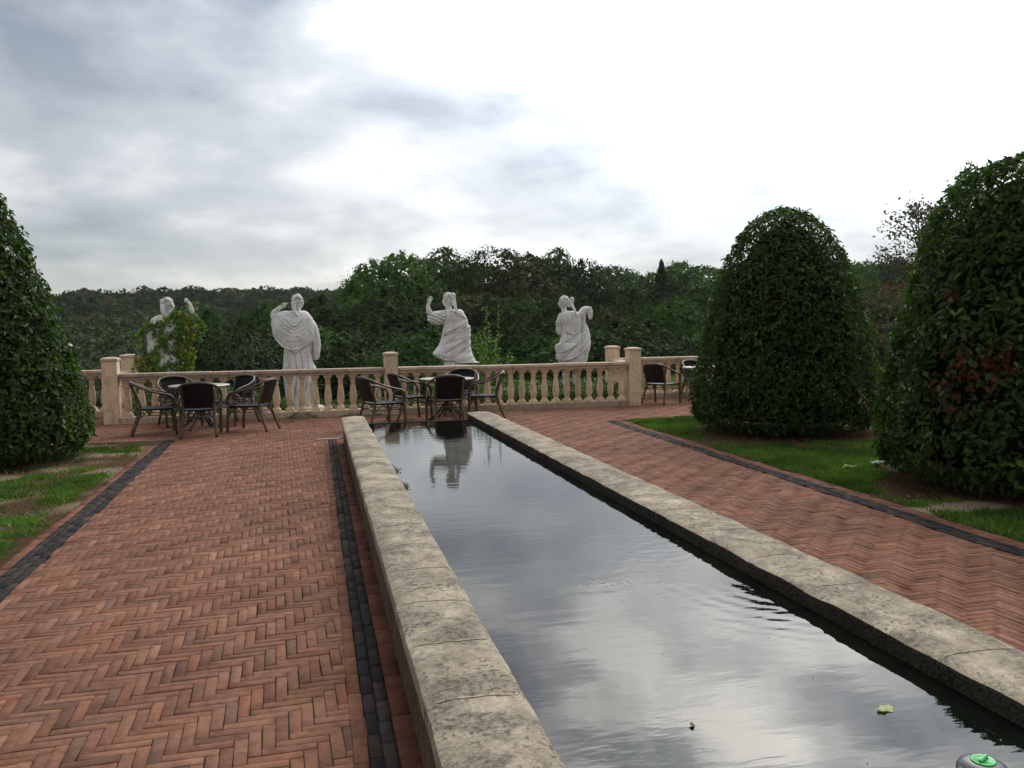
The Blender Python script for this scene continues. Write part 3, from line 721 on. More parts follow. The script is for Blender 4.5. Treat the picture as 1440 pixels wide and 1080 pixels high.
# ------------------------------------------------------------------ chairs and tables
def smooth_path(pts,n=5):
    P=[Vector(p) for p in pts]; out=[]
    for i in range(len(P)-1):
        a=P[max(0,i-1)];b=P[i];c=P[i+1];d=P[min(len(P)-1,i+2)]
        for k in range(n):
            t=k/n; out.append(.5*((2*b)+(c-a)*t+(2*a-5*b+4*c-d)*t*t+(3*b-a-3*c+d)*t**3))
    out.append(P[-1]); return out
HS=.45
def make_chair():
    root=empty('armchair')
    rt=.0185
    # arm rail: continuous hoop round the back, coming down at the front
    half=[(.275,.235,.44),(.283,.245,.56),(.286,.20,.655),(.288,.08,.695),(.285,-.06,.735),(.262,-.19,.795),(.20,-.285,.855),(.11,-.325,.885),(0,-.335,.892)]
    pts=[(x,y,z) for x,y,z in half]+[(-x,y,z) for x,y,z in half[-2::-1]]
    mb=MB(); mb.tube(smooth_path(pts,5),rt,10); mb.build('arm_rail',M['cane'],root)
    for sx in(-1,1):
        mb=MB(); mb.tube(smooth_path([(sx*.265,.262,0),(sx*.268,.250,.2),(sx*.275,.236,.44)],4),[.021]*9,10); mb.build('leg',M['cane'],root)
        mb=MB(); mb.tube(smooth_path([(sx*.235,-.345,0),(sx*.215,-.27,.22),(sx*.20,-.215,.44),(sx*.205,-.245,.6),(sx*.205,-.30,.80)],4),.0195,10); mb.build('leg',M['cane'],root)
        mb=MB(); c=Vector((sx*.272,.135,.565)); mb.tube([c+Vector((0,math.cos(a)*.088,math.sin(a)*.088)) for a in [2*math.pi*k/24 for k in range(24)]],.009,8,closed=True); mb.build('arm_ring',M['cane'],root)
    # seat
    V=[];F=[];nu=12
    def sz(x,y): return HS-.018*(1-(x/.24)**2)*(1-(y/.25)**2)
    mb=MB()
    for j in range(nu+1):
        y=-.215+.455*j/nu; hw=.205+.06*j/nu
        for i in range(nu+1):
            x=-hw+2*hw*i/nu; V.append((x,y,sz(x,y)-(.02 if j==nu else 0)))
    n1=nu+1
    for j in range(nu):
        for i in range(nu): F.append((j*n1+i,j*n1+i+1,(j+1)*n1+i+1,(j+1)*n1+i))
    mb.add(V,F,None,True)
    rim=[i for i in range(n1)]+[j*n1+nu for j in range(1,nu+1)]+[nu*n1+i for i in range(nu-1,-1,-1)]+[j*n1 for j in range(nu-1,0,-1)]
    mb.tube([Vector(V[i])+Vector((0,0,-.012)) for i in rim],.016,8,closed=True)
    mb.add([Vector(V[i])+Vector((0,0,-.03)) for i in rim],[tuple(range(len(rim)-1,-1,-1))])
    mb.build('seat',M['weave'],root)
    # backrest woven panel
    mb=MB();V=[];F=[];nv=14
    for s_,off in((0,0),(1,.014)):
        for j in range(nv+1):
            t=j/nv; z=.47+.405*t; hw=.165+.035*t
            for i in range(nu+1):
                u=-1+2*i/nu; y=-.205-.115*t-.03*(1-u*u)*(.4+.6*t)-off
                V.append((u*hw,y,z-.022*u*u*t))
    for j in range(nv):
        for i in range(nu):
            a=j*n1+i; F.append((a,a+n1,a+n1+1,a+1)); a+=(nv+1)*n1; F.append((a,a+1,a+n1+1,a+n1))
    mb.add(V,F,None,True)
    edge=[j*n1 for j in range(nv+1)]+[nv*n1+i for i in range(1,n1)]+[j*n1+nu for j in range(nv-1,-1,-1)]
    mb.tube([Vector(V[i])+Vector((0,-.007,0)) for i in edge],.0135,8)
    mb.build('backrest',M['weave'],root)
    # stretcher frame below the seat
    mb=MB(); c4=[(.262,.245,.33),(-.262,.245,.33),(-.213,-.245,.33),(.213,-.245,.33)]
    for i in range(4): mb.tube([c4[i],c4[(i+1)%4]],.009,7)
    for (x,y) in((.264,.247),(-.264,.247)):
        mb.tube(smooth_path([(x,y,.24),(x*.9,y*.9,.36),(x*.62,y,.425)],3),.007,6); mb.tube(smooth_path([(x,y,.24),(x,y*.7,.36),(x,y*.35,.425)],3),.007,6)
    for (x,y) in((.21,-.25),(-.21,-.25)):
        mb.tube(smooth_path([(x,y-.02,.24),(x*.8,y,.37),(x*.5,y+.02,.425)],3),.007,6); mb.tube(smooth_path([(x,y-.02,.24),(x,y*.6,.37),(x,y*.3,.425)],3),.007,6)
    mb.build('stretcher',M['cane'],root)
    root.scale=(1.13,1.10,.965)
    return root
chair0=make_chair(); used=[False]
def chair(x,y,face,label,group):
    """face = direction the sitter looks (deg, 0 = +Y)"""
    o=chair0 if not used[0] else copy_tree(chair0); used[0]=True
    o.location=(x,y,.008); o.rotation_euler.z=R(face)
    tag(o,label,'armchair',group); return o
def make_table():
    root=empty('round_table'); root.scale=(1.06,1.06,1); T=.755
    mb=MB(); mb.lathe([(.01,T-.03),(.455,T-.03),(.462,T-.004),(.455,T),(.01,T+.0005)],48,smooth=False); mb.build('table_top',M['tabletop'],root)
    mb=MB(); mb.lathe([(.4635,T-.035),(.470,T-.035),(.472,T-.01),(.470,T+.001),(.4635,T+.001)],48,caps=False); mb.build('rim',M['rim'],root)
    mb=MB(); mb.lathe([(.05,.16),(.045,.19),(.028,.22),(.024,.3),(.034,.36),(.024,.42),(.022,.66),(.04,.70),(.14,.738),(.14,.745)],18); mb.build('column',M['iron'],root)
    for k in range(4):
        a=R(45+90*k+12); c,s=math.cos(a),math.sin(a)
        P=[(.03,.30),(.08,.28),(.16,.16),(.24,.08),(.31,.045),(.34,.02)]
        mb=MB(); mb.tube(smooth_path([(c*r_,s*r_,z) for r_,z in P],4),[.016]*21,8); mb.ball((c*.34,s*.34,.018),(.026,.026,.018),nu=10,nv=6); mb.build('leg',M['iron'],root)
    mb=MB(); mb.tube([(math.cos(t)*.19,math.sin(t)*.19,.19) for t in [2*math.pi*k/32 for k in range(32)]],.009,8,closed=True); mb.build('foot_ring',M['iron'],root)
    return root
t0=make_table(); t0.location=(-1.98,15.05,.006); t0.rotation_euler.z=.2; tag(t0,'round bistro table with pale top among the five chairs on the left','table','round bistro tables')
t1=copy_tree(t0); t1.location=(2.31,15.08,.006); t1.rotation_euler.z=.9; tag(t1,'round bistro table just beyond the far end of the pool','table','round bistro tables')
t2=copy_tree(t0); t2.location=(8.35,16.85,.006); tag(t2,'round bistro table half hidden behind the bell shaped topiary','table','round bistro tables')
G='cane armchairs around the bistro tables'
chair(-2.60,14.55,-78,'leftmost chair of the left table, turned right, beside the left front post',G)
chair(-1.86,14.06,4,'nearest chair of the left table seen from behind, its back to the camera',G)
chair(-1.10,14.50,70,'chair right of the left table showing its side, facing left',G)
chair(-2.42,15.72,-155,'rear left chair of the left table, against the balustrade facing the camera',G)
chair(-1.50,15.66,142,'rear right chair of the left table, tucked behind the table top',G)
chair(1.05,14.12,-68,'front left chair of the middle table, right above the left coping end',G)
chair(1.66,15.25,-74,'rear left chair of the middle table, in front of the middle post',G)
chair(2.17,14.30,2,'middle table chair seen from behind and mirrored in the pool',G)
chair(2.72,15.88,165,'rear chair of the middle table, against the balustrade',G)
chair(2.98,15.0,80,'right chair of the middle table, facing left by the right coping end',G)
chair(7.22,16.65,-52,'chair left of the right table, close to the right front post',G)
chair(8.55,17.55,-165,'chair behind the right table, against the set back balustrade',G)

# ------------------------------------------------------------------ statues
def remesh(mb,vox):
    me=bpy.data.meshes.new('tmp'); me.from_pydata(mb.v,[],mb.f); o=bpy.data.objects.new('tmp',me); col.objects.link(o)
    md=o.modifiers.new('r','REMESH'); md.mode='VOXEL'; md.voxel_size=vox; md.use_smooth_shade=True
    sm=o.modifiers.new('s','SMOOTH'); sm.factor=.5; sm.iterations=2
    dg=bpy.context.evaluated_depsgraph_get(); dg.update(); ev=o.evaluated_get(dg); m2=bpy.data.meshes.new_from_object(ev)
    bpy.data.objects.remove(o); bpy.data.meshes.remove(me); return m2
class Fig:
    """figure drawn in its own measured units (u to the right, v down), k metres per unit, standing at x0,y0"""
    def __init__(s,u0,v0,k): s.u0=u0;s.v0=v0;s.k=k;s.mb=MB()
    def p(s,u,v,d=0): return Vector(((u-s.u0)*s.k,d,(s.v0-v)*s.k))
    def ball(s,u,v,ru,rv,rd=None,d=0,rot=0,bump=0): s.mb.ball(s.p(u,v,d),(ru*s.k,(rd if rd else ru*s.k),rv*s.k),Matrix.Rotation(R(rot),3,'Y'),20,14,bump=bump)
    def tube(s,pts,n=12):
        P=smooth_path([s.p(q[0],q[1],q[2]) for q in pts],4); rd=[]
        for i in range(len(pts)-1):
            for k in range(4): rd.append((pts[i][3]*(1-k/4)+pts[i+1][3]*k/4)*s.k)
        rd.append(pts[-1][3]*s.k); s.mb.tube(P,rd,n)
        s.mb.ball(P[0],rd[0],nu=12,nv=8); s.mb.ball(P[-1],rd[-1],nu=12,nv=8)
    def loft(s,rows,n=48,pw=.8):
        """rows: v, uL, uR, half depth (m), depth centre (m)"""
        V=[];F=[]
        for (v,a,b_,hd,dc) in rows:
            for k in range(n):
                t=2*math.pi*k/n; c_,s_=math.cos(t),math.sin(t)
                c_=math.copysign(abs(c_)**pw,c_); s_=math.copysign(abs(s_)**pw,s_)
                V.append(s.p((a+b_)/2+(b_-a)/2*c_,v,dc+hd*s_))
        for i in range(len(rows)-1):
            for k in range(n): F.append((i*n+k,i*n+(k+1)%n,(i+1)*n+(k+1)%n,(i+1)*n+k))
        F.append(tuple(range(n-1,-1,-1))); F.append(tuple(range((len(rows)-1)*n,len(rows)*n)))
        s.mb.add(V,F)
    def ridge(s,pts,r):
        """fold raised on the draped surface"""
        s.tube([(q[0],q[1],q[2],r*(.4 if i in(0,len(pts)-1) else 1)) for i,q in enumerate(pts)],8)
    def hand(s,u,v,d,ang,L,spread=12,curl=.3,side=1):
        """palm, four fingers and a thumb; ang = direction of the fingers in the u/v plane (deg, 90 = up)"""
        a=R(ang); dx,dy=math.cos(a),-math.sin(a)
        s.tube([(u,v,d,L*.17),(u+dx*L*.28,v+dy*L*.28,d,L*.22),(u+dx*L*.5,v+dy*L*.5,d,L*.2)],10)
        for i,(of,fl) in enumerate(((-1.5,.8),(-.5,1.0),(.5,.95),(1.5,.75))):
            aa=a+R(of*spread*.5); bx=u+dx*L*.5-dy*of*L*.11*-1; by=v+dy*L*.5+dx*of*L*.11*-1
            q=.5*L*fl; ca_,sa_=math.cos(aa),-math.sin(aa)
            s.tube([(bx,by,d,L*.062),(bx+ca_*q*.5,by+sa_*q*.5,d-.004,L*.058),(bx+ca_*q*.8+side*q*curl*.4,by+sa_*q*.9,d-.02,L*.05)],8)
        ta=a+side*-R(48); s.tube([(u+dx*L*.12,v+dy*L*.12,d,L*.075),(u+dx*L*.12+math.cos(ta)*L*.3,v+dy*L*.12-math.sin(ta)*L*.3,d-.01,L*.07),(u+dx*L*.2+math.cos(ta)*L*.42,v+dy*L*.2-math.sin(ta)*L*.42,d-.015,L*.055)],8)
def head(F,u,v,r,face_u,tail,bun=None,dface=.05,seed=0):
    """head seen from behind: skull, face turned toward face_u, wreath of curls, pony tail"""
    k=F.k; sg=1 if face_u>0 else -1
    F.ball(u,v,r,r*1.18,r*k*1.05,d=.02)
    F.ball(u+sg*r*.42,v+r*.42,r*.62,r*.92,r*k*.75,d=.05,rot=sg*-12)           # jaw and cheek
    F.ball(u+sg*r*.98,v+r*.42,r*.16,r*.26,r*k*.16,d=.07,rot=sg*-25)            # nose
    F.ball(u+sg*r*.88,v+r*.14,r*.16,r*.10,r*k*.3,d=.06)                        # brow
    F.ball(u+sg*r*.82,v+r*.80,r*.13,r*.09,r*k*.18,d=.07); F.ball(u+sg*r*.70,v+r*1.12,r*.22,r*.2,r*k*.25,d=.06)   # lips, chin
    F.ball(u+sg*r*.16,v+r*.38,r*.16,r*.26,r*k*.14,d=-.085*r*k/.12+.0)          # ear
    rr=random.Random(seed)
    for i in range(46):                                                        # curls
        a=rr.uniform(-math.pi,math.pi*.15); rad=rr.uniform(.55,1.02); cu=u+math.cos(a)*r*rad*.98; cv=v+math.sin(a)*r*rad*1.12+r*.05
        dd=-math.sqrt(max(0,1-min(1,rad)**2))*r*k
        F.ball(cu,cv,r*rr.uniform(.15,.24),r*rr.uniform(.13,.2),d=dd-.004)
    for i in range(9):                                                         # wreath band
        t=i/8; F.ball(u-r*.9+1.85*r*t,v-r*.18+r*.30*math.sin(t*3.1)+(r*.18*t*sg),r*.17,r*.13,d=-.09*r*k/.12*math.sin(t*3.14)+.0)
    F.ball((u*.35+tail[0][0]*.65),v+r*.35,r*.55,r*.85,d=-.03,bump=.15)
    if bun: F.ball(bun[0],bun[1],bun[2],bun[2],d=-.04,bump=.2); F.ball(bun[0]+bun[2]*.2,bun[1]+bun[2]*1.2,bun[2]*.8,bun[2]*.8,d=-.05,bump=.2)
    for j in range(-2,3):                                                      # strands
        F.tube([(q[0]+j*r*.13*(1-.25*i),q[1],q[2]-.012*abs(j)*0,q[3]*.45) for i,q in enumerate(tail)],8)
    F.tube([(u+sg*r*.1,v+r*.7,.03,r*.5),(u+sg*r*.02,v+r*1.9,.02,r*.58)])        # neck
def finish(F,name,label,x0,y0,foldf,amp,group='white marble statues beyond the balustrade',plinth=None,vox=.0095,z0=0.0):
    root=empty('statue',(x0,y0,z0),label=label,cat='statue',group=group)
    me=remesh(F.mb,vox); n=len(me.vertices); co_=np.empty(n*3,dtype=np.float32); me.vertices.foreach_get('co',co_); co_=co_.reshape(-1,3)
    nr=np.empty(n*3,dtype=np.float32); me.vertices.foreach_get('normal',nr); nr=nr.reshape(-1,3)
    u=co_[:,0]/F.k+F.u0; v=F.v0-co_[:,2]/F.k
    d=foldf(u,v,co_[:,1],nr)
    co_+=nr*(d*amp)[:,None]
    me.vertices.foreach_set('co',co_.ravel()); me.update(); me.polygons.foreach_set('use_smooth',np.ones(len(me.polygons),dtype=bool))
    me.materials.clear(); me.materials.append(M['marble']); me.name='figure'
    o=bpy.data.objects.new('figure',me); col.objects.link(o); o.parent=root
    if plinth:
        mb=MB(); w,h=plinth; mb.lathe([(w/2,-.35),(w/2,h-.03),(w/2-.02,h)],28); mb.build('plinth',M['castgrey'],root)
    return root
def rdg(x,sharp=1.6):     # rounded ridges, narrow valleys
    return 1-np.abs(np.sin(x))**.7*0-2*np.abs(np.cos(x))**0*(1-np.abs(np.sin(x)))**sharp
def wob(u,v,s,o=0):
    return np.sin(u*s+1.3*np.sin(v*s*.7+o)+o)*.5+np.sin(v*s*1.3+o*2+u*s*.4)*.5
def band(x,a,b_,soft): return np.clip((x-a)/soft,0,1)*np.clip((b_-x)/soft,0,1)

# --- statue 2: wide cape with U folds, cup held over the left shoulder
k=.0151/5.4; F=Fig(318,945,k)
F.loft([(432,212,425,.17,0),(480,212,418,.19,0),(520,210,410,.20,0),(600,202,425,.21,0),(640,194,440,.22,0),(720,205,440,.22,0),(800,208,446,.22,0),(900,210,458,.24,0),(946,214,458,.24,0)])
F.loft([(200,225,372,.06,.02),(210,172,392,.11,.01),(230,138,408,.14,0),(260,128,428,.18,0),(300,120,440,.20,-.005),(340,128,445,.215,-.01),(380,132,446,.225,-.015),(420,146,440,.23,-.02),(450,172,425,.225,-.02),(475,205,395,.21,-.025),(487,235,350,.19,-.03),(492,260,320,.15,-.03)])
F.tube([(378,258,0,28),(422,320,.0,36),(440,410,.0,38),(445,485,.02,38),(444,545,.03,30)])
for j,(dv) in enumerate((0,28,58,92,128,168,200)):     # U folds
    w=.60+.07*j; F.ridge([(290-150*w,225+dv*.30,-.07-.0*dv),(290-95*w,262+dv*.72,-.165),(290-40*w,300+dv*.92,-.215),(292,312+dv,-.225),(290+45*w,298+dv*.90,-.21),(290+95*w,255+dv*.66,-.15),(290+130*w,225+dv*.25,-.06)],6.5)
F.ridge([(150,400,-.14),(190,455,-.20),(250,489,-.235),(320,486,-.23),(385,460,-.19)],7)
F.ridge([(405,250,-.10),(425,360,-.12),(438,470,-.11),(450,560,-.08)],6)
F.tube([(148,250,.0,28),(142,222,.02,24),(166,194,.02,18),(196,170,.02,14)])
F.hand(192,178,.02,25,42,side=-1)
F.mb.lathe([(.02,-.01),(.022,.03),(.035,.045),(.062,.07),(.066,.088)],18,c=F.p(224,172,.0))
head(F,318,122,42,1,[(292,140,-.10,22),(294,175,-.12,19),(298,215,-.16,16),(320,235,-.18,10)],seed=2)
def f2(u,v,y,nr):
    sk=band(v,480,960,30); th=np.arctan2(y,(u-320)*k)
    a=rdg(u*.055+th*1.5+1.2*np.sin(v*.012+u*.01))*sk*(.4+.6*np.clip((v-480)/300,0,1))
    cp=band(v,215,480,20)*(1-sk)*(nr[:,1]<0.3)
    b_=rdg((v+(u-290)**2*.0050)*.085+.5*wob(u,v,.02))*cp*.22
    return a+b_
s2=finish(F,'s2','statue in a wide cape with hanging round folds, cup raised at its left shoulder',-.375,18.2,f2,.016,plinth=(1.0,.05),z0=.02)

# --- statue 3: striding woman, left arm lifted, skirt blown to the left
k=.0157/9; F=Fig(520,1518,k)
F.loft([(322,400,585,.08,0),(345,370,610,.14,0),(400,352,640,.17,0),(470,355,664,.18,0),(550,362,692,.19,0),(620,342,700,.20,0),(700,322,697,.22,0),(780,288,696,.23,0),(840,240,700,.24,0),(872,214,704,.24,0),(890,214,712,.25,0),(930,262,738,.26,0),(960,320,752,.26,0),(985,390,765,.25,0),(1003,520,800,.22,0)])
F.loft([(880,360,660,.2,0),(1020,352,660,.21,0),(1150,370,670,.2,0),(1400,380,690,.22,0),(1518,380,700,.24,0)])
F.tube([(400,400,0,72),(330,415,.02,82),(255,425,.02,78),(215,435,.02,66),(203,425,.02,48)])
F.tube([(225,470,.02,40),(300,480,.02,35),(370,470,.02,40)])
F.tube([(196,372,.02,32),(180,345,.02,34),(165,290,.01,27),(172,250,0,20)])
F.hand(174,248,0,68,105,side=-1,curl=.3)
F.ridge([(400,318,-.10),(470,345,-.165),(540,375,-.17),(610,420,-.165),(668,462,-.10)],7)
for q in([(640,470,-.14),(560,520,-.185),(470,570,-.20),(380,610,-.17),(335,680,-.12)],[(690,540,-.12),(620,575,-.18),(530,620,-.21),(430,680,-.21),(350,760,-.17)],[(695,590,-.12),(640,650,-.19),(580,680,-.215),(520,675,-.20)],[(690,650,-.14),(600,710,-.22),(500,760,-.23),(400,830,-.22),(300,880,-.16)],[(240,880,-.13),(300,930,-.19),(380,962,-.23),(450,955,-.24),(520,990,-.245),(620,995,-.245),(700,1000,-.22)],[(230,480,-.10),(290,470,-.13),(350,430,-.12)],[(225,450,-.08),(290,440,-.12),(345,405,-.12)]):
    F.ridge(q,9)
F.tube([(640,985,-.05,20),(720,998,-.08,16),(800,1000,-.08,8)])
head(F,430,186,70,-1,[(480,210,-.09,34),(492,260,-.12,30),(505,310,-.14,26),(522,345,-.15,14)],bun=(487,142,30),seed=5)
def f3(u,v,y,nr):
    a=rdg((v*.80+u*.55)*.034+1.2*np.sin(u*.006)+1.3*wob(u,v,.011))*(.55+.45*wob(u,v,.017,2))*band(v,430,1000,60)*np.clip((u-330)/30,0,1)
    b_=rdg(u*.05+.8*np.sin(v*.008))*band(v,330,440,30)*.35*(u>370)
    s_=rdg(v*.07-u*.03)*(u<370)*band(v,340,520,30)*.7
    lo=rdg(u*.045)*np.clip((v-1000)/30,0,1)
    return a+b_+s_+lo
s3=finish(F,'s3','striding statue with its left arm lifted and skirt swirling, mirrored in the pool',3.02,18.2,f3,.016,plinth=(1.05,.05),z0=.02)

# --- statue 4: woman in belted dress, mantle from raised right hand with a grape bunch
k=.0163/6; F=Fig(265,976,k)
F.loft([(222,215,290,.07,0),(232,185,325,.11,0),(250,165,345,.14,0),(300,168,355,.16,0),(350,180,352,.155,0),(400,187,343,.15,0),(440,176,365,.17,0),(500,160,385,.2,0),(560,152,390,.22,0),(620,150,388,.22,0),(660,152,380,.21,0),(700,165,360,.2,0),(720,180,350,.18,0)])
F.loft([(300,372,385,.05,.0),(340,362,402,.09,0),(380,350,418,.12,0),(430,335,427,.15,-.01),(480,320,427,.17,-.02),(540,300,420,.19,-.02),(600,280,405,.2,-.02),(650,260,388,.2,-.02),(672,255,380,.18,-.02)])
F.loft([(490,150,330,.12,-.07),(505,128,340,.2,-.03),(520,122,350,.215,-.02),(560,128,350,.22,-.02),(575,138,350,.22,-.02),(600,134,345,.22,-.02),(628,136,340,.21,-.02),(645,150,320,.18,-.02)])
F.tube([(217,690,0,34),(218,780,0,30),(216,860,0,27),(214,935,0,26),(205,965,-.0,30)]); F.tube([(307,690,.0,36),(308,780,.0,32),(310,860,.0,28),(308,935,0,28),(316,965,0,30)])
F.ball(300,968,55,14,.16); F.ball(210,968,55,14,.16)
F.tube([(178,262,0,27),(162,310,0,25),(158,360,.01,24),(160,395,.03,23),(200,410,.12,18)])
for vv in(316,336): F.mb.tube([F.p(161,vv,0)+Vector((math.cos(t)*.082,math.sin(t)*.082,0)) for t in [2*math.pi*q/18 for q in range(18)]],.012,8,closed=True)
F.tube([(338,262,.0,28),(362,235,.0,30),(378,215,.0,28),(405,205,.0,24)])
F.tube([(385,220,0,26),(378,260,0,18),(380,300,0,14),(376,330,0,14)])
F.hand(398,208,-.02,8,52,side=1)
F.ball(434,232,24,34,.06,bump=.15); F.ball(436,262,20,32,.055,bump=.2); F.ball(425,205,26,18,.06)
for q in([(350,330,-.12),(300,400,-.17),(240,440,-.19),(190,470,-.19),(140,510,-.18)],[(385,390,-.12),(340,460,-.21),(270,510,-.235),(200,545,-.24),(135,572,-.2)],[(400,450,-.12),(370,530,-.2),(300,590,-.24),(220,625,-.24),(140,640,-.18)],[(408,520,-.1),(380,600,-.19),(330,660,-.22)],[(190,402,-.13),(240,407,-.165),(300,405,-.165),(335,398,-.14)]):
    F.ridge(q,6)
head(F,208,140,42,-1,[(262,150,-.05,16),(268,185,-.09,16),(282,215,-.13,14),(290,250,-.16,9)],bun=(272,120,16),seed=8)
def f4(u,v,y,nr):
    a=rdg((v*.75+u*.62)*.050+1.2*wob(u,v,.018))*(.55+.45*wob(u,v,.03,1))*band(v,420,680,40)
    b_=rdg(u*.075+.6*np.sin(v*.02))*band(v,240,430,25)*.35*((u>165)&(u<350))
    lo=rdg((v-u*.6)*.06)*band(v,700,950,20)*.8
    return a+b_+lo
s4=finish(F,'s4','statue of a woman with a mantle and grapes hanging from its raised right hand',5.68,18.2,f4,.014,plinth=(.80,.16),z0=.0)

# --- statue 1: draped figure overgrown by ivy, right arm raised
k=.0145/7.714; F=Fig(410,1411,k)
F.loft([(335,345,450,.08,0),(350,300,480,.12,0),(380,255,520,.15,0),(430,232,560,.18,0),(500,222,590,.2,0),(560,205,600,.21,0),(640,207,596,.21,0),(720,212,590,.22,0),(850,215,570,.23,0),(940,225,560,.24,0),(1100,230,570,.25,0),(1300,240,580,.26,0),(1411,240,590,.27,0)])
F.tube([(500,380,.0,50),(570,355,.0,46),(640,350,.0,40),(672,335,.0,33)])
F.tube([(672,345,.0,34),(668,290,-.01,30),(655,235,-.01,25),(640,205,0,19)])
F.hand(642,208,0,125,60,side=1,curl=-.7)
F.ball(618,180,22,24,.04)
for q in([(250,470,-.14),(330,560,-.20),(380,650,-.21)],[(300,430,-.15),(390,560,-.21),(480,680,-.22),(540,720,-.2)],[(360,400,-.14),(450,520,-.2),(560,640,-.19)],[(530,410,-.14),(570,470,-.15),(604,545,-.12)],[(230,640,-.15),(300,760,-.22),(330,900,-.24)],[(400,720,-.23),(460,850,-.24),(500,940,-.24)]):
    F.ridge(q,9)
head(F,424,212,60,1,[(385,215,-.06,34),(382,260,-.10,32),(385,310,-.12,30),(390,345,-.13,16)],bun=(375,190,26),seed=11)
def f1(u,v,y,nr):
    a=rdg((v*.6-u*.75)*.040+1.2*wob(u,v,.014))*(.6+.4*wob(u,v,.02,3))*band(v,400,760,50)
    lo=rdg(u*.05+.6*np.sin(v*.006))*np.clip((v-760)/60,0,1)
    return a+lo
s1=finish(F,'s1','statue on the left wrapped in green ivy, its right forearm raised',-2.98,18.2,f1,.016,plinth=(1.0,.05),z0=.02)

# ivy over statue 1
F1=F; ivyP=[];ivyN=[];ivyT=[]; ivs=MB()
def strand(pts,w,dens,yel=0.0,wide=None):
    P=smooth_path([F1.p(q[0],q[1],q[2]) for q in pts],6)
    ivs.tube(P,.005,5)
    L=sum((P[i+1]-P[i]).length for i in range(len(P)-1)); n=int(L*dens*.55)
    for _ in range(n):
        i=rng.integers(0,len(P)-1); t=rng.random(); p=P[i].lerp(P[i+1],t)
        ivyP.append((p.x+rng.normal(0,w),p.y-abs(rng.normal(0,w*.5))-.01,p.z+rng.normal(0,w)))
        ivyN.append((rng.normal(0,.5),-1+rng.normal(0,.4),.5+rng.normal(0,.4)))
        if rng.random()<yel: c=np.array((.42,.36,.04))*rng.uniform(.7,1.2) if rng.random()<.8 else np.array((.25,.10,.03))
        else: c=np.array((.12,.22,.025))*rng.uniform(.5,1.3)
        ivyT.append(c)
strand([(130,550,-.1),(200,480,-.17),(300,440,-.2),(400,425,-.22),(470,350,-.18),(560,330,-.12),(640,330,-.08),(720,370,-.05),(800,490,.0)],.035,420,.12)
strand([(150,540,-.1),(140,620,-.08),(120,690,-.05)],.022,220,.25)
strand([(400,430,-.22),(370,540,-.23),(390,620,-.24),(330,700,-.24),(250,760,-.22),(190,850,-.15)],.028,330,.05)
strand([(390,620,-.24),(430,700,-.25),(500,740,-.25),(560,760,-.22)],.028,330,.05)
strand([(540,480,-.2),(470,560,-.23),(400,590,-.24),(330,620,-.24)],.024,300,.08)
strand([(300,440,-.2),(295,520,-.22),(300,570,-.22)],.018,240,.1)
for q in range(9):
    u0=540+q*19; strand([(u0-30,340,-.16),(u0,480,-.20),(u0-12+rng.normal(0,14),640,-.20),(u0-8+rng.normal(0,16),800,-.18),(u0-30+rng.normal(0,16),960,-.16)],.040,190,.05+.035*q)
for q in range(5):
    u0=100+q*45; strand([(u0,800+rng.normal(0,20),-.12),(u0+20,880,-.16),(u0+30,980,-.18),(u0+30,1300,-.2)],.045,230,.35 if q<2 else .12)
strand([(330,760,-.25),(300,860,-.26),(290,960,-.27)],.04,330,.03); strand([(560,900,-.25),(440,860,-.26),(390,900,-.26),(370,950,-.26)],.03,330,.03)
strand([(670,340,-.05),(700,280,.03),(690,190,.04)],.018,190,.1); strand([(640,215,-.03),(610,238,-.03),(598,242,-.02)],.006,90,.3)
strand([(740,400,-.02),(770,450,.0),(760,560,.02),(730,640,.03)],.03,230,.2)
for q in range(6): strand([(150+q*90,980,-.22),(160+q*90,1150,-.25),(150+q*85,1400,-.3)],.06,170,.1)
iv=empty('ivy',(-2.98,18.2,.02),label='green and yellow ivy climbing over the left statue',cat='climbing plant')
V_,F_,T_=leaf_mesh(np.array(ivyP),np.array(ivyN),.062,np.array(ivyT),droop=.5,aspect=.85); np_mesh('leaves',V_,F_,M['ivy'],tint=T_,parent=iv)
ivs.build('stem',M['bark'],iv)

# white spiral ornament beside the left topiary
mb=MB(); P=[];rd=[]
c=at_dist(96,540,18.9)
for i in range(120):
    t=i/119; a=t*2*math.pi*6.5; r_=.15*(1-.35*t); P.append((math.cos(a)*r_,math.sin(a)*r_,-.2+t*1.15)); rd.append(.024)
so_=empty('spiral_ornament',(c.x,c.y,.55),label='white twisted spiral ornament peeking past the left topiary',cat='garden ornament')
mb.tube(P,rd,8); mb.tube([(0,0,-.6),(0,0,.95)],.03,8); mb.build('spiral',M['marble'],so_)
mb=MB(); mb.lathe([(.2,-.65),(.2,-.45),(.12,-.4),(.1,-.25)],20); mb.build('base',M['castgrey'],so_)

# ------------------------------------------------------------------ planting beyond the balustrade
def cover(nm,n,x0,x1,y0,y1,hf,size,cols,label,cat='ground cover',stuff=True,upright=False):
    xs=rng.uniform(x0,x1,n); ys=rng.uniform(y0,y1,n); h=np.array([hf(x,y) for x,y in zip(xs,ys)]); z=h*rng.random(n)**.45-.04
    P=np.stack([xs,ys,z],1); Nn=rng.normal(0,.6,(n,3)); Nn[:,2]+=.8; Nn[:,1]-=.3
    c=np.array(cols)[rng.integers(0,len(cols),n)]*rng.uniform(.6,1.25,(n,1))
    V,F,T=leaf_mesh(P,Nn,size,c,droop=.0); o=np_mesh(nm,V,F,M['ivy'],tint=T)
    return tag(o,label,cat,kind='stuff' if stuff else None)
cover('ground_cover',16000,2.6,6.5,16.95,19.6,lambda x,y:.40+.25*nz(x,y,1.6,2),.075,[(.07,.16,.03),(.10,.20,.03),(.05,.11,.02)],'bright green shrubs behind the right half of the balustrade')
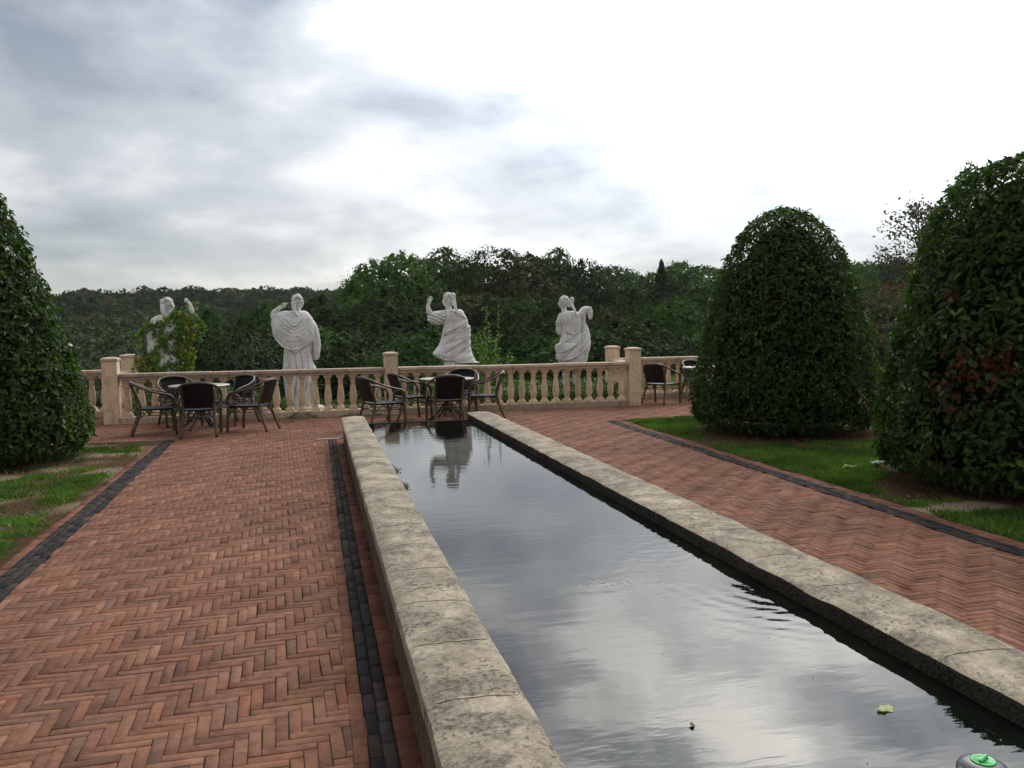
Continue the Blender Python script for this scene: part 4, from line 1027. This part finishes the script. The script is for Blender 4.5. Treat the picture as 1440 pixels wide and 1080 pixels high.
cover('ground_cover',9000,6.9,13.5,18.8,20.5,lambda x,y:.45+.2*nz(x,y,1.6,2),.075,[(.07,.16,.03),(.10,.20,.03),(.05,.11,.02),(.28,.24,.04)],'green planting behind the set back right balustrade')
cover('ground_cover',9000,-3.5,-.6,16.75,19.2,lambda x,y:.28+.35*nz(x,y,1.3,6)+.15*(x<-1.8),.065,[(.06,.13,.02),(.09,.16,.025),(.04,.08,.015)],'low ivy creeping behind the left half of the balustrade')
cover('ground_cover',5000,-.6,2.6,16.75,18.4,lambda x,y:max(.02,.04+.25*nz(x,y,1.8,6)),.06,[(.06,.13,.02),(.04,.08,.015)],'sparse dark ivy behind the middle post')
cover('ground_cover',3500,-9,-3.9,18.5,19.6,lambda x,y:.25+.3*nz(x,y,1.3,9),.065,[(.05,.11,.02),(.04,.08,.015)],'dark low planting behind the left topiary')
# little weeds at the foot of the plinth
cover('weeds',1300,-3.4,1.2,16.28,16.36,lambda x,y:.03+.11*max(0,nz(x,0,1.7,21))*2,.035,[(.08,.17,.03),(.10,.20,.04)],'small weeds sprouting along the foot of the left balustrade')
# bright shrub with upright shoots right of statue 3
sh=empty('young_shrub',(3.95,19.3,-.05),label='bright green upright shrub just right of the striding statue',cat='shrub')
P=[];mb=MB()
for i in range(26):
    bx=rng.normal(0,.20); by=rng.normal(0,.15); hh=rng.uniform(1.0,1.75)*(1-.35*max(0,bx/.5)); hh=2.25 if i<3 else hh; lean=(bx*1.2-.05 if i>=3 else -.15+.08*i)
    pts=[(bx*.5,by*.5,0),(bx,by,hh*.5),(bx+lean,by,hh)]; mb.tube(pts,[.012,.008,.003],5)
    for t in np.linspace(.2,1,46):
        q=Vector(pts[1]).lerp(Vector(pts[2]),(t-.5)*2) if t>.5 else Vector(pts[0]).lerp(Vector(pts[1]),t*2)
        P.append((q.x+rng.normal(0,.03),q.y+rng.normal(0,.03),q.z+rng.normal(0,.02)))
P=np.array(P); Nn=rng.normal(0,.7,P.shape); Nn[:,1]-=.5
V,F,T=leaf_mesh(P,Nn,.06,np.array((.13,.25,.03))*rng.uniform(.6,1.3,(len(P),1)),droop=-.3,aspect=.7); np_mesh('leaves',V,F,M['ivy'],tint=T,parent=sh); mb.build('stems',M['bark'],sh)
# weeds in the lawn
def rosette(x,y,s,label,colr=(.06,.15,.03)):
    P=[];Nn=[]
    mb=MB()
    n=16
    for i in range(n):
        a=i*2.4; L=s*rng.uniform(.6,1.1); w=s*.12; ca_,sa_=math.cos(a),math.sin(a); V=[];F=[]
        for j in range(6):
            t=j/5; ww=w*math.sin(min(1,t*1.1+.12)*math.pi)**.6*(1 if j%2 else .7) if j<5 else 0.001
            h=.01+L*.38*math.sin(t*2.2); V+=[(ca_*L*t-sa_*ww,sa_*L*t+ca_*ww,h),(ca_*L*t+sa_*ww,sa_*L*t-ca_*ww,h)]
        for j in range(5): F.append((j*2,j*2+1,j*2+3,j*2+2))
        mb.add(V,F,tuple(np.array(colr)*rng.uniform(.7,1.3)))
    o=mb.build('weed_rosette',M['ivy'],None,(x,y,.005)); return tag(o,label,'weed',None)
rosette(6.17,8.15,.17,'largest leafy weed on the grass between the two right topiaries',(.08,.19,.04))
rosette(5.75,8.05,.12,'small leafy weed near the dark border, left of the big weed',(.07,.17,.03))
rosette(-3.35,8.3,.13,'broad leafy weed at the left edge of the left lawn',(.06,.14,.03))
rosette(-3.0,11.6,.12,'leafy weed on the far left lawn near the corner of the path',(.06,.14,.03))
mb=MB()
for i in range(3): mb.ball((5.62+i*.03,8.0,.05+.01*i),(.014,.014,.007),nu=8,nv=5,col=(.6,.5,.02)); mb.tube([(5.62+i*.03,8.0,0),(5.62+i*.03,8.0,.05)],.0015,5,col=(.06,.14,.03))
tag(mb.build('yellow_flower',M['ivy']),'tiny yellow flowers beside the small weed','flower')
cols_=[(.22,.10,.03),(.30,.20,.07),(.16,.07,.03)]
V=[];Pl=[]
n=420; xs=rng.uniform(5.1,9.5,n); ys=rng.uniform(4.5,13.5,n)
P=np.stack([xs,ys,np.full(n,.022)],1); n2=160; P2=np.stack([rng.uniform(-5,-2.4,n2),rng.uniform(6,13.3,n2),np.full(n2,.02)],1); P=np.concatenate([P,P2])
Nn=rng.normal(0,.3,P.shape); Nn[:,2]+=1; V,F,T=leaf_mesh(P,Nn,.035,np.array(cols_)[rng.integers(0,3,len(P))],droop=0); tag(np_mesh('leaf_litter',V,F,M['ivy'],tint=T),'brown fallen leaves scattered over the lawns','leaf litter',kind='stuff')
n=60; P=np.stack([rng.uniform(-1.8,4.5,n),rng.uniform(3,15,n),np.full(n,.012)],1); P=P[~((P[:,0]>0)&(P[:,0]<2.4)&(P[:,1]<10.9))]
Nn=rng.normal(0,.25,P.shape); Nn[:,2]+=1; V,F,T=leaf_mesh(P,Nn,.018,np.array([(.35,.3,.2),(.3,.14,.06)])[rng.integers(0,2,len(P))],droop=0); tag(np_mesh('leaf_bits',V,F,M['ivy'],tint=T),'tiny leaf crumbs strewn on the brick paths','leaf litter',kind='stuff')

# ------------------------------------------------------------------ trees of the wood
def env_r(t,shape):
    if shape=='cone': return max(.03,(1-t)**.75*(.35+.65*min(1,t*6+.2)))
    if shape=='egg': return .06+max(0,math.sin(min(1,(t*.76+.24))*math.pi))**.6
    return .06+max(0,math.sin(min(1,(t*.83+.17))*math.pi))**.5
def crown_surf(th,t,H,Wd,shape,base,seed,lump):
    """point on the lumpy outline of a crown"""
    c,s_=math.cos(th),math.sin(th); R0=Wd/2*env_r(t,shape); z=H*(base+(1-base)*t)
    q=Vector((c*R0,s_*R0,z)); k=1/Wd
    n1=mnoise.noise(q*(3.2*k)+Vector((seed,0,0))); n2=mnoise.noise(q*(8*k)+Vector((0,seed,0))); n3=mnoise.noise(q*(19*k)+Vector((0,0,seed)))
    # bulging lobes: noise folded so that the clumps are round and the clefts sharp
    f=1+lump*(.55*n1+.75*(.35-abs(n2)*1.6)+.35*n3)
    return c*R0*f,s_*R0*f,z+H*.06*lump*(n1+.8*n2)*(1+.6*t),n2,n1
def crown_geo(r,H,Wd,n,size,lobes=26,base=.10,shape='round',cols=((.02,.04,.012),(.045,.075,.02)),lump=.55,seed=0,core=.80):
    tt=np.linspace(0,1,60); w=np.array([env_r(t,shape) for t in tt])+.25; w/=w.sum()
    ts=np.clip(tt[r.choice(60,n,p=w)]+r.uniform(-.01,.01,n),0,1); ths=r.uniform(0,6.283,n)
    P=np.empty((n,3)); L=np.empty(n)
    for i in range(n):
        x,y,z,n2,n1=crown_surf(ths[i],ts[i],H,Wd,shape,base,seed,lump); d=(1-.14*r.random()+(.05*r.random() if r.random()<.2 else 0)) if i%5<3 else r.uniform(.70,.90)
        P[i]=(x*d,y*d,z+(d-1)*H*.12); L[i]=n1+n2
    Nn=np.stack([np.cos(ths),np.sin(ths),(ts-.35)*1.8],1); Nn/=np.linalg.norm(Nn,axis=1,keepdims=True); Nn+=r.normal(0,.42,(n,3))
    tl=np.clip(.5+r.normal(0,.28,n)+.5*np.sin(L*9+seed),0,1)[:,None]
    c=(np.array(cols[0])*(1-tl)+np.array(cols[1])*tl)*r.uniform(.75,1.3,(n,1))
    V=[];F=[];nu,nv=22,16
    for j in range(nv+1):
        for i in range(nu):
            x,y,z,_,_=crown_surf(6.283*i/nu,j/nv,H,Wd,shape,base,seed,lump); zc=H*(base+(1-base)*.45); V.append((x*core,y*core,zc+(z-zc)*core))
    for j in range(nv):
        for i in range(nu): F.append((j*nu+i,j*nu+(i+1)%nu,(j+1)*nu+(i+1)%nu,(j+1)*nu+i))
    return P,Nn,c,np.array(V),np.array(F)
def quads(r,P,Nn,c,size,inner=True):
    n=len(P); Nn=Nn/np.linalg.norm(Nn,axis=1,keepdims=True); size=size*np.where(np.arange(n)%5<3,1,1.9)[:,None] if inner else size; t=np.cross(Nn,r.normal(0,1,(n,3))); t/=np.linalg.norm(t,axis=1,keepdims=True); b_=np.cross(Nn,t)
    s=size*r.uniform(.6,1.3,(n,1)); a=s*r.uniform(.35,.7,(n,1))
    V=np.stack([P-t*s*.5,P-b_*a*.6+t*s*r.uniform(-.2,.2,(n,1)),P+t*s*.55,P+b_*a*.6+t*s*r.uniform(-.2,.2,(n,1))],1).reshape(-1,3)
    F=np.arange(n*4).reshape(-1,4); return V,F,c
def tree_proto(seed,H,Wd,n,size,shape,cols,lobes=0,trunkr=.25,core=.68,limbs=7,nm='tree',lump=.55):
    r=np.random.default_rng(seed); root=empty(nm)
    P,Nn,c,CV,CF=crown_geo(r,H,Wd,n,size,shape=shape,cols=cols,seed=seed*3.7,core=core,lump=lump)
    V,F,T=quads(r,P,Nn,c,size)
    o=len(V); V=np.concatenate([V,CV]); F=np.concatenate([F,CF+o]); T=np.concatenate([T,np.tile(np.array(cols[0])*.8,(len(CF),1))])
    np_mesh('crown',V,F,M['crown'],tint=T,parent=root)
    mb=MB(); mb.tube([(0,0,-1),(.1,.05,H*.3),(0,.1,H*.6),(0,0,H*.9)],[trunkr,trunkr*.75,trunkr*.45,.03],8)
    mb.build('trunk',M['bark'],root)
    return root
DG=((.016,.030,.010),(.040,.062,.018)); MG=((.026,.058,.013),(.062,.115,.022)); LG=((.036,.082,.016),(.092,.160,.030)); BG=((.026,.034,.012),(.062,.068,.020)); SG=((.045,.062,.035),(.105,.13,.085)); RG=((.09,.04,.018),(.14,.07,.03))
kinds=dict(
 dark=[tree_proto(21,18,12,21000,.26,'round',DG), tree_proto(22,18,11,21000,.26,'egg',DG)],
 mid=[tree_proto(23,18,12,21000,.26,'round',MG), tree_proto(24,18,10,20000,.26,'egg',MG)],
 light=[tree_proto(25,18,11,21000,.26,'round',LG)],
 beech=[tree_proto(26,18,15,23000,.25,'round',BG)],
 conifer=[tree_proto(27,18,7,16000,.24,'cone',DG)],
 willow=[tree_proto(28,9,8,26000,.11,'round',SG,core=.55,lump=.8)],
 rust=[tree_proto(29,12,7,11000,.22,'egg',RG)],
)
usedk=set()
def wood_tree(px,py,D,kind,wf,label,name,group=None,base_drop=0):
    top=at_dist(px,py,D); g=float(gz(top.x,top.y))-base_drop; h=top.z-g
    protos=kinds[kind]; p=protos[rng.integers(0,len(protos))]
    H={'willow':9,'rust':12}.get(kind,18)
    if id(p) in usedk: o=copy_tree(p)
    else: o=p; usedk.add(id(p))
    s=h/H; o.location=(top.x,top.y,g); o.scale=(s*wf,s*wf,s/.97); o.rotation_euler.z=rng.uniform(0,6.28)
    o.name=name; tag(o,label,'tree',group)
GW='trees of the wood beyond the balustrade'
W1='dark green leafy tree in the dense wood behind the statues'
wl=[ # px, top py, distance, kind, width factor, label, name
 (549,368,88,'light',1.15,'light green domed tree at the left end of the tall wood','broadleaf_tree'),
 (512,392,84,'light',.8,'small light green tree at the very left edge of the tall wood','broadleaf_tree'),
 (592,370,95,'mid',.9,'green tree right of the light domed tree, above the middle post','broadleaf_tree'),
 (628,364,100,'mid',1.1,'rounded green tree rising above the striding statue','broadleaf_tree'),
 (668,372,104,'dark',1.0,None,''),
 (712,361,92,'beech',1.0,'olive brown spreading tree right of the striding statue, tallest of the wood','beech_tree'),
 (752,363,98,'dark',1.1,'tall dark tree next to the olive brown tree','broadleaf_tree'),
 (787,364,102,'mid',.9,'green tree top rising left above the statue with grapes','broadleaf_tree'),
 (818,374,100,'dark',.9,None,''),
 (856,383,110,'mid',1.0,'green tree top rising right above the statue with grapes','broadleaf_tree'),
 (884,387,112,'dark',.9,None,''),
 (915,388,118,'mid',.9,None,''),
 (930,375,115,'conifer',.9,'pointed dark conifer above the right rear post','conifer_tree'),
 (953,376,120,'light',1.0,'pale green domed tree left of the bell shaped topiary','broadleaf_tree'),
 (992,380,122,'mid',1.1,None,''),
 (1040,378,125,'dark',1.1,None,''),(1100,380,130,'mid',1.1,None,''),(1150,380,130,'mid',1.1,None,''),
 (1205,375,128,'light',.9,'light green tree seen in the gap between the right topiaries','broadleaf_tree'),
 (1248,378,135,'dark',1.0,'dark tree at the skyline between the right topiaries','broadleaf_tree'),
 (1295,378,120,'mid',1.1,None,''),(1380,370,120,'dark',1.1,None,''),(1450,370,120,'mid',1.1,None,''),
 (1262,403,75,'rust',.8,'rust brown tree in the gap between the right topiaries','rust_tree'),
 (165,452,50,'willow',1.0,'silvery grey green willow left of the ivy statue','willow_tree'),
 (125,478,44,'willow',.9,'low pale willow beside the left topiary','willow_tree'),
 (338,480,40,'willow',.55,'small silvery bush between the ivy statue and the caped statue','willow_tree'),
 (292,452,55,'mid',.6,'green bushy tree just right of the ivy statue','broadleaf_tree'),
 (376,432,75,'mid',.85,'rounded green tree between the two left statues','broadleaf_tree'),
 (455,425,78,'dark',1.0,'dark rounded tree right of the caped statue','broadleaf_tree'),
 (490,432,66,'light',.75,'light green tree left of the middle post','broadleaf_tree'),
 (420,455,60,'dark',.9,None,''),(340,460,62,'dark',.8,None,''),(235,462,66,'dark',.9,None,''),
 (60,440,90,'dark',1.0,None,''),(20,440,90,'mid',1.0,None,''),
]
# lower trees in front of the wood
for i,px in enumerate(range(470,1340,42)):
    wl.append((px+rng.uniform(-12,12),rng.uniform(412,448),rng.uniform(58,74),['dark','mid','dark','dark','beech'][i%5],rng.uniform(.85,1.15),None,''))
for i,px in enumerate(range(280,1340,64)):
    wl.append((px+rng.uniform(-12,12),rng.uniform(462,480),rng.uniform(40,50),['dark','dark','mid'][i%3],rng.uniform(1.0,1.4),None,''))
for (px,py,D,kd,wf,lab,nm) in wl:
    wood_tree(px,py,D,kd,wf,lab or W1,nm or 'broadleaf_tree',GW)
for ks in kinds.values():
    for p in ks:
        if id(p) not in usedk:
            for c_ in list(p.children): bpy.data.objects.remove(c_)
            bpy.data.objects.remove(p)
# thin loose trees behind the nearest topiary
def thin_tree(px,py,D,W_,seed,cols,label,n=2600):
    r=np.random.default_rng(seed); top=at_dist(px,py,D); g=float(gz(top.x,top.y)); H=top.z-g
    root=empty('thin_tree',(top.x,top.y,g),label=label,cat='tree',group='thin loose trees behind the right topiary')
    mb=MB(); mb.tube([(0,0,-.5),(.1,0,H*.5),(0,0,H)],[.16,.09,.012],8); P=[]
    for i in range(46):
        t=r.uniform(.35,.98); a=r.uniform(0,6.28); L=W_/2*(1.05-t)**.6*r.uniform(.6,1.1)*1.3; z0=H*t; e=Vector((math.cos(a)*L,math.sin(a)*L,z0+L*.55)); s_=Vector((0,0,z0)); m_=s_.lerp(e,.5)+Vector((0,0,.1))
        mb.tube([s_,m_,e],[.03,.018,.006],5)
        for j in range(n//46):
            q=s_.lerp(e,r.uniform(.25,1.08)); P.append((q.x+r.normal(0,.22),q.y+r.normal(0,.22),q.z+r.normal(0,.22)))
    P=np.array(P); c=np.array(cols)[r.integers(0,len(cols),len(P))]*r.uniform(.7,1.3,(len(P),1)); V,F,T=quads(r,P,r.normal(0,1,P.shape),c,.17,False)
    np_mesh('crown',V,F,M['crown'],tint=T,parent=root); mb.build('trunk',M['bark'],root)
thin_tree(1292,290,40,6.5,3,[(.13,.11,.07),(.08,.11,.05),(.15,.09,.07)],'thin autumn tree with brownish see-through crown left of the nearest topiary',4600)
thin_tree(1318,283,44,3.4,4,[(.18,.10,.085),(.13,.09,.065)],'reddish sparse tree top between the two thin trees',2500)
thin_tree(1358,234,42,5.5,5,[(.06,.11,.04),(.09,.14,.05)],'tall thin green tree peeking over the nearest topiary',7000)

# far wooded hillside: one mass of crowns
r=np.random.default_rng(77); Vs=[];Fs=[];Ts=[];o=0
tpl=[crown_geo(r,1,.95,520,.1,base=.02,seed=s_*5.1,lump=.6,core=.74) for s_ in range(6)]
cnt=0
for i in range(9000):
    if cnt>=2300: break
    az=R(r.uniform(-27,62)); d=r.uniform(125,405) if r.random()<.7 else r.uniform(310,405); x=math.sin(az)*d; y=math.cos(az)*d; g=float(gz(x,y))
    hh=r.uniform(8.5,12.5)*(.95+.25*mnoise.noise(Vector((x*.02,y*.02,0)))); P,Nn,c0,CV,CF=tpl[r.integers(0,6)]
    a=r.uniform(0,6.28); ca_,sa_=math.cos(a),math.sin(a); Rt=np.array([[ca_,-sa_,0],[sa_,ca_,0],[0,0,1]]); sc_=hh*np.array((r.uniform(.9,1.25),)*2+(1,)); off=np.array((x,y,g))
    PP=(P@Rt.T)*sc_+off; NN=Nn@Rt.T
    k_=r.random(); tc=np.array((.020,.034,.012))*(1-k_)+np.array((.040,.064,.020))*k_
    if r.random()<.04: tc=np.array((.075,.060,.022))
    V,F,T=quads(r,PP,NN,tc*r.uniform(.75,1.3,(len(P),1)),hh*.075); Vs.append(V);Fs.append(F+o);Ts.append(T);o+=len(V)
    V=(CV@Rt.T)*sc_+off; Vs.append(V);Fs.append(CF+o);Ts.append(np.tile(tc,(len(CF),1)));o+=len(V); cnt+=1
tag(np_mesh('far_woodland',np.concatenate(Vs),np.concatenate(Fs),M['wood_far'],tint=np.concatenate(Ts)),'dense mixed wood covering the far hillside','woodland',kind='stuff')

# ------------------------------------------------------------------ air: thin haze over the valley
mb=MB(); mb.box((0,220,6),(1130,690,110)); hz=mb.build('haze',M['sand'])
m=bpy.data.materials.new('haze_air'); m.use_nodes=True; nt=m.node_tree; nt.nodes.clear()
out=N(nt,'ShaderNodeOutputMaterial'); pv=N(nt,'ShaderNodeVolumePrincipled'); pv.inputs['Density'].default_value=.00012; pv.inputs['Color'].default_value=(.86,.89,.92,1); pv.inputs['Anisotropy'].default_value=.2
nt.links.new(pv.outputs[0],out.inputs['Volume']); hz.data.materials.clear(); hz.data.materials.append(m); hz.data.update(); tag(hz,kind='stuff')

scene.cycles.use_denoising=True
scene.cycles.max_bounces=6; scene.cycles.diffuse_bounces=3; scene.cycles.transparent_max_bounces=4
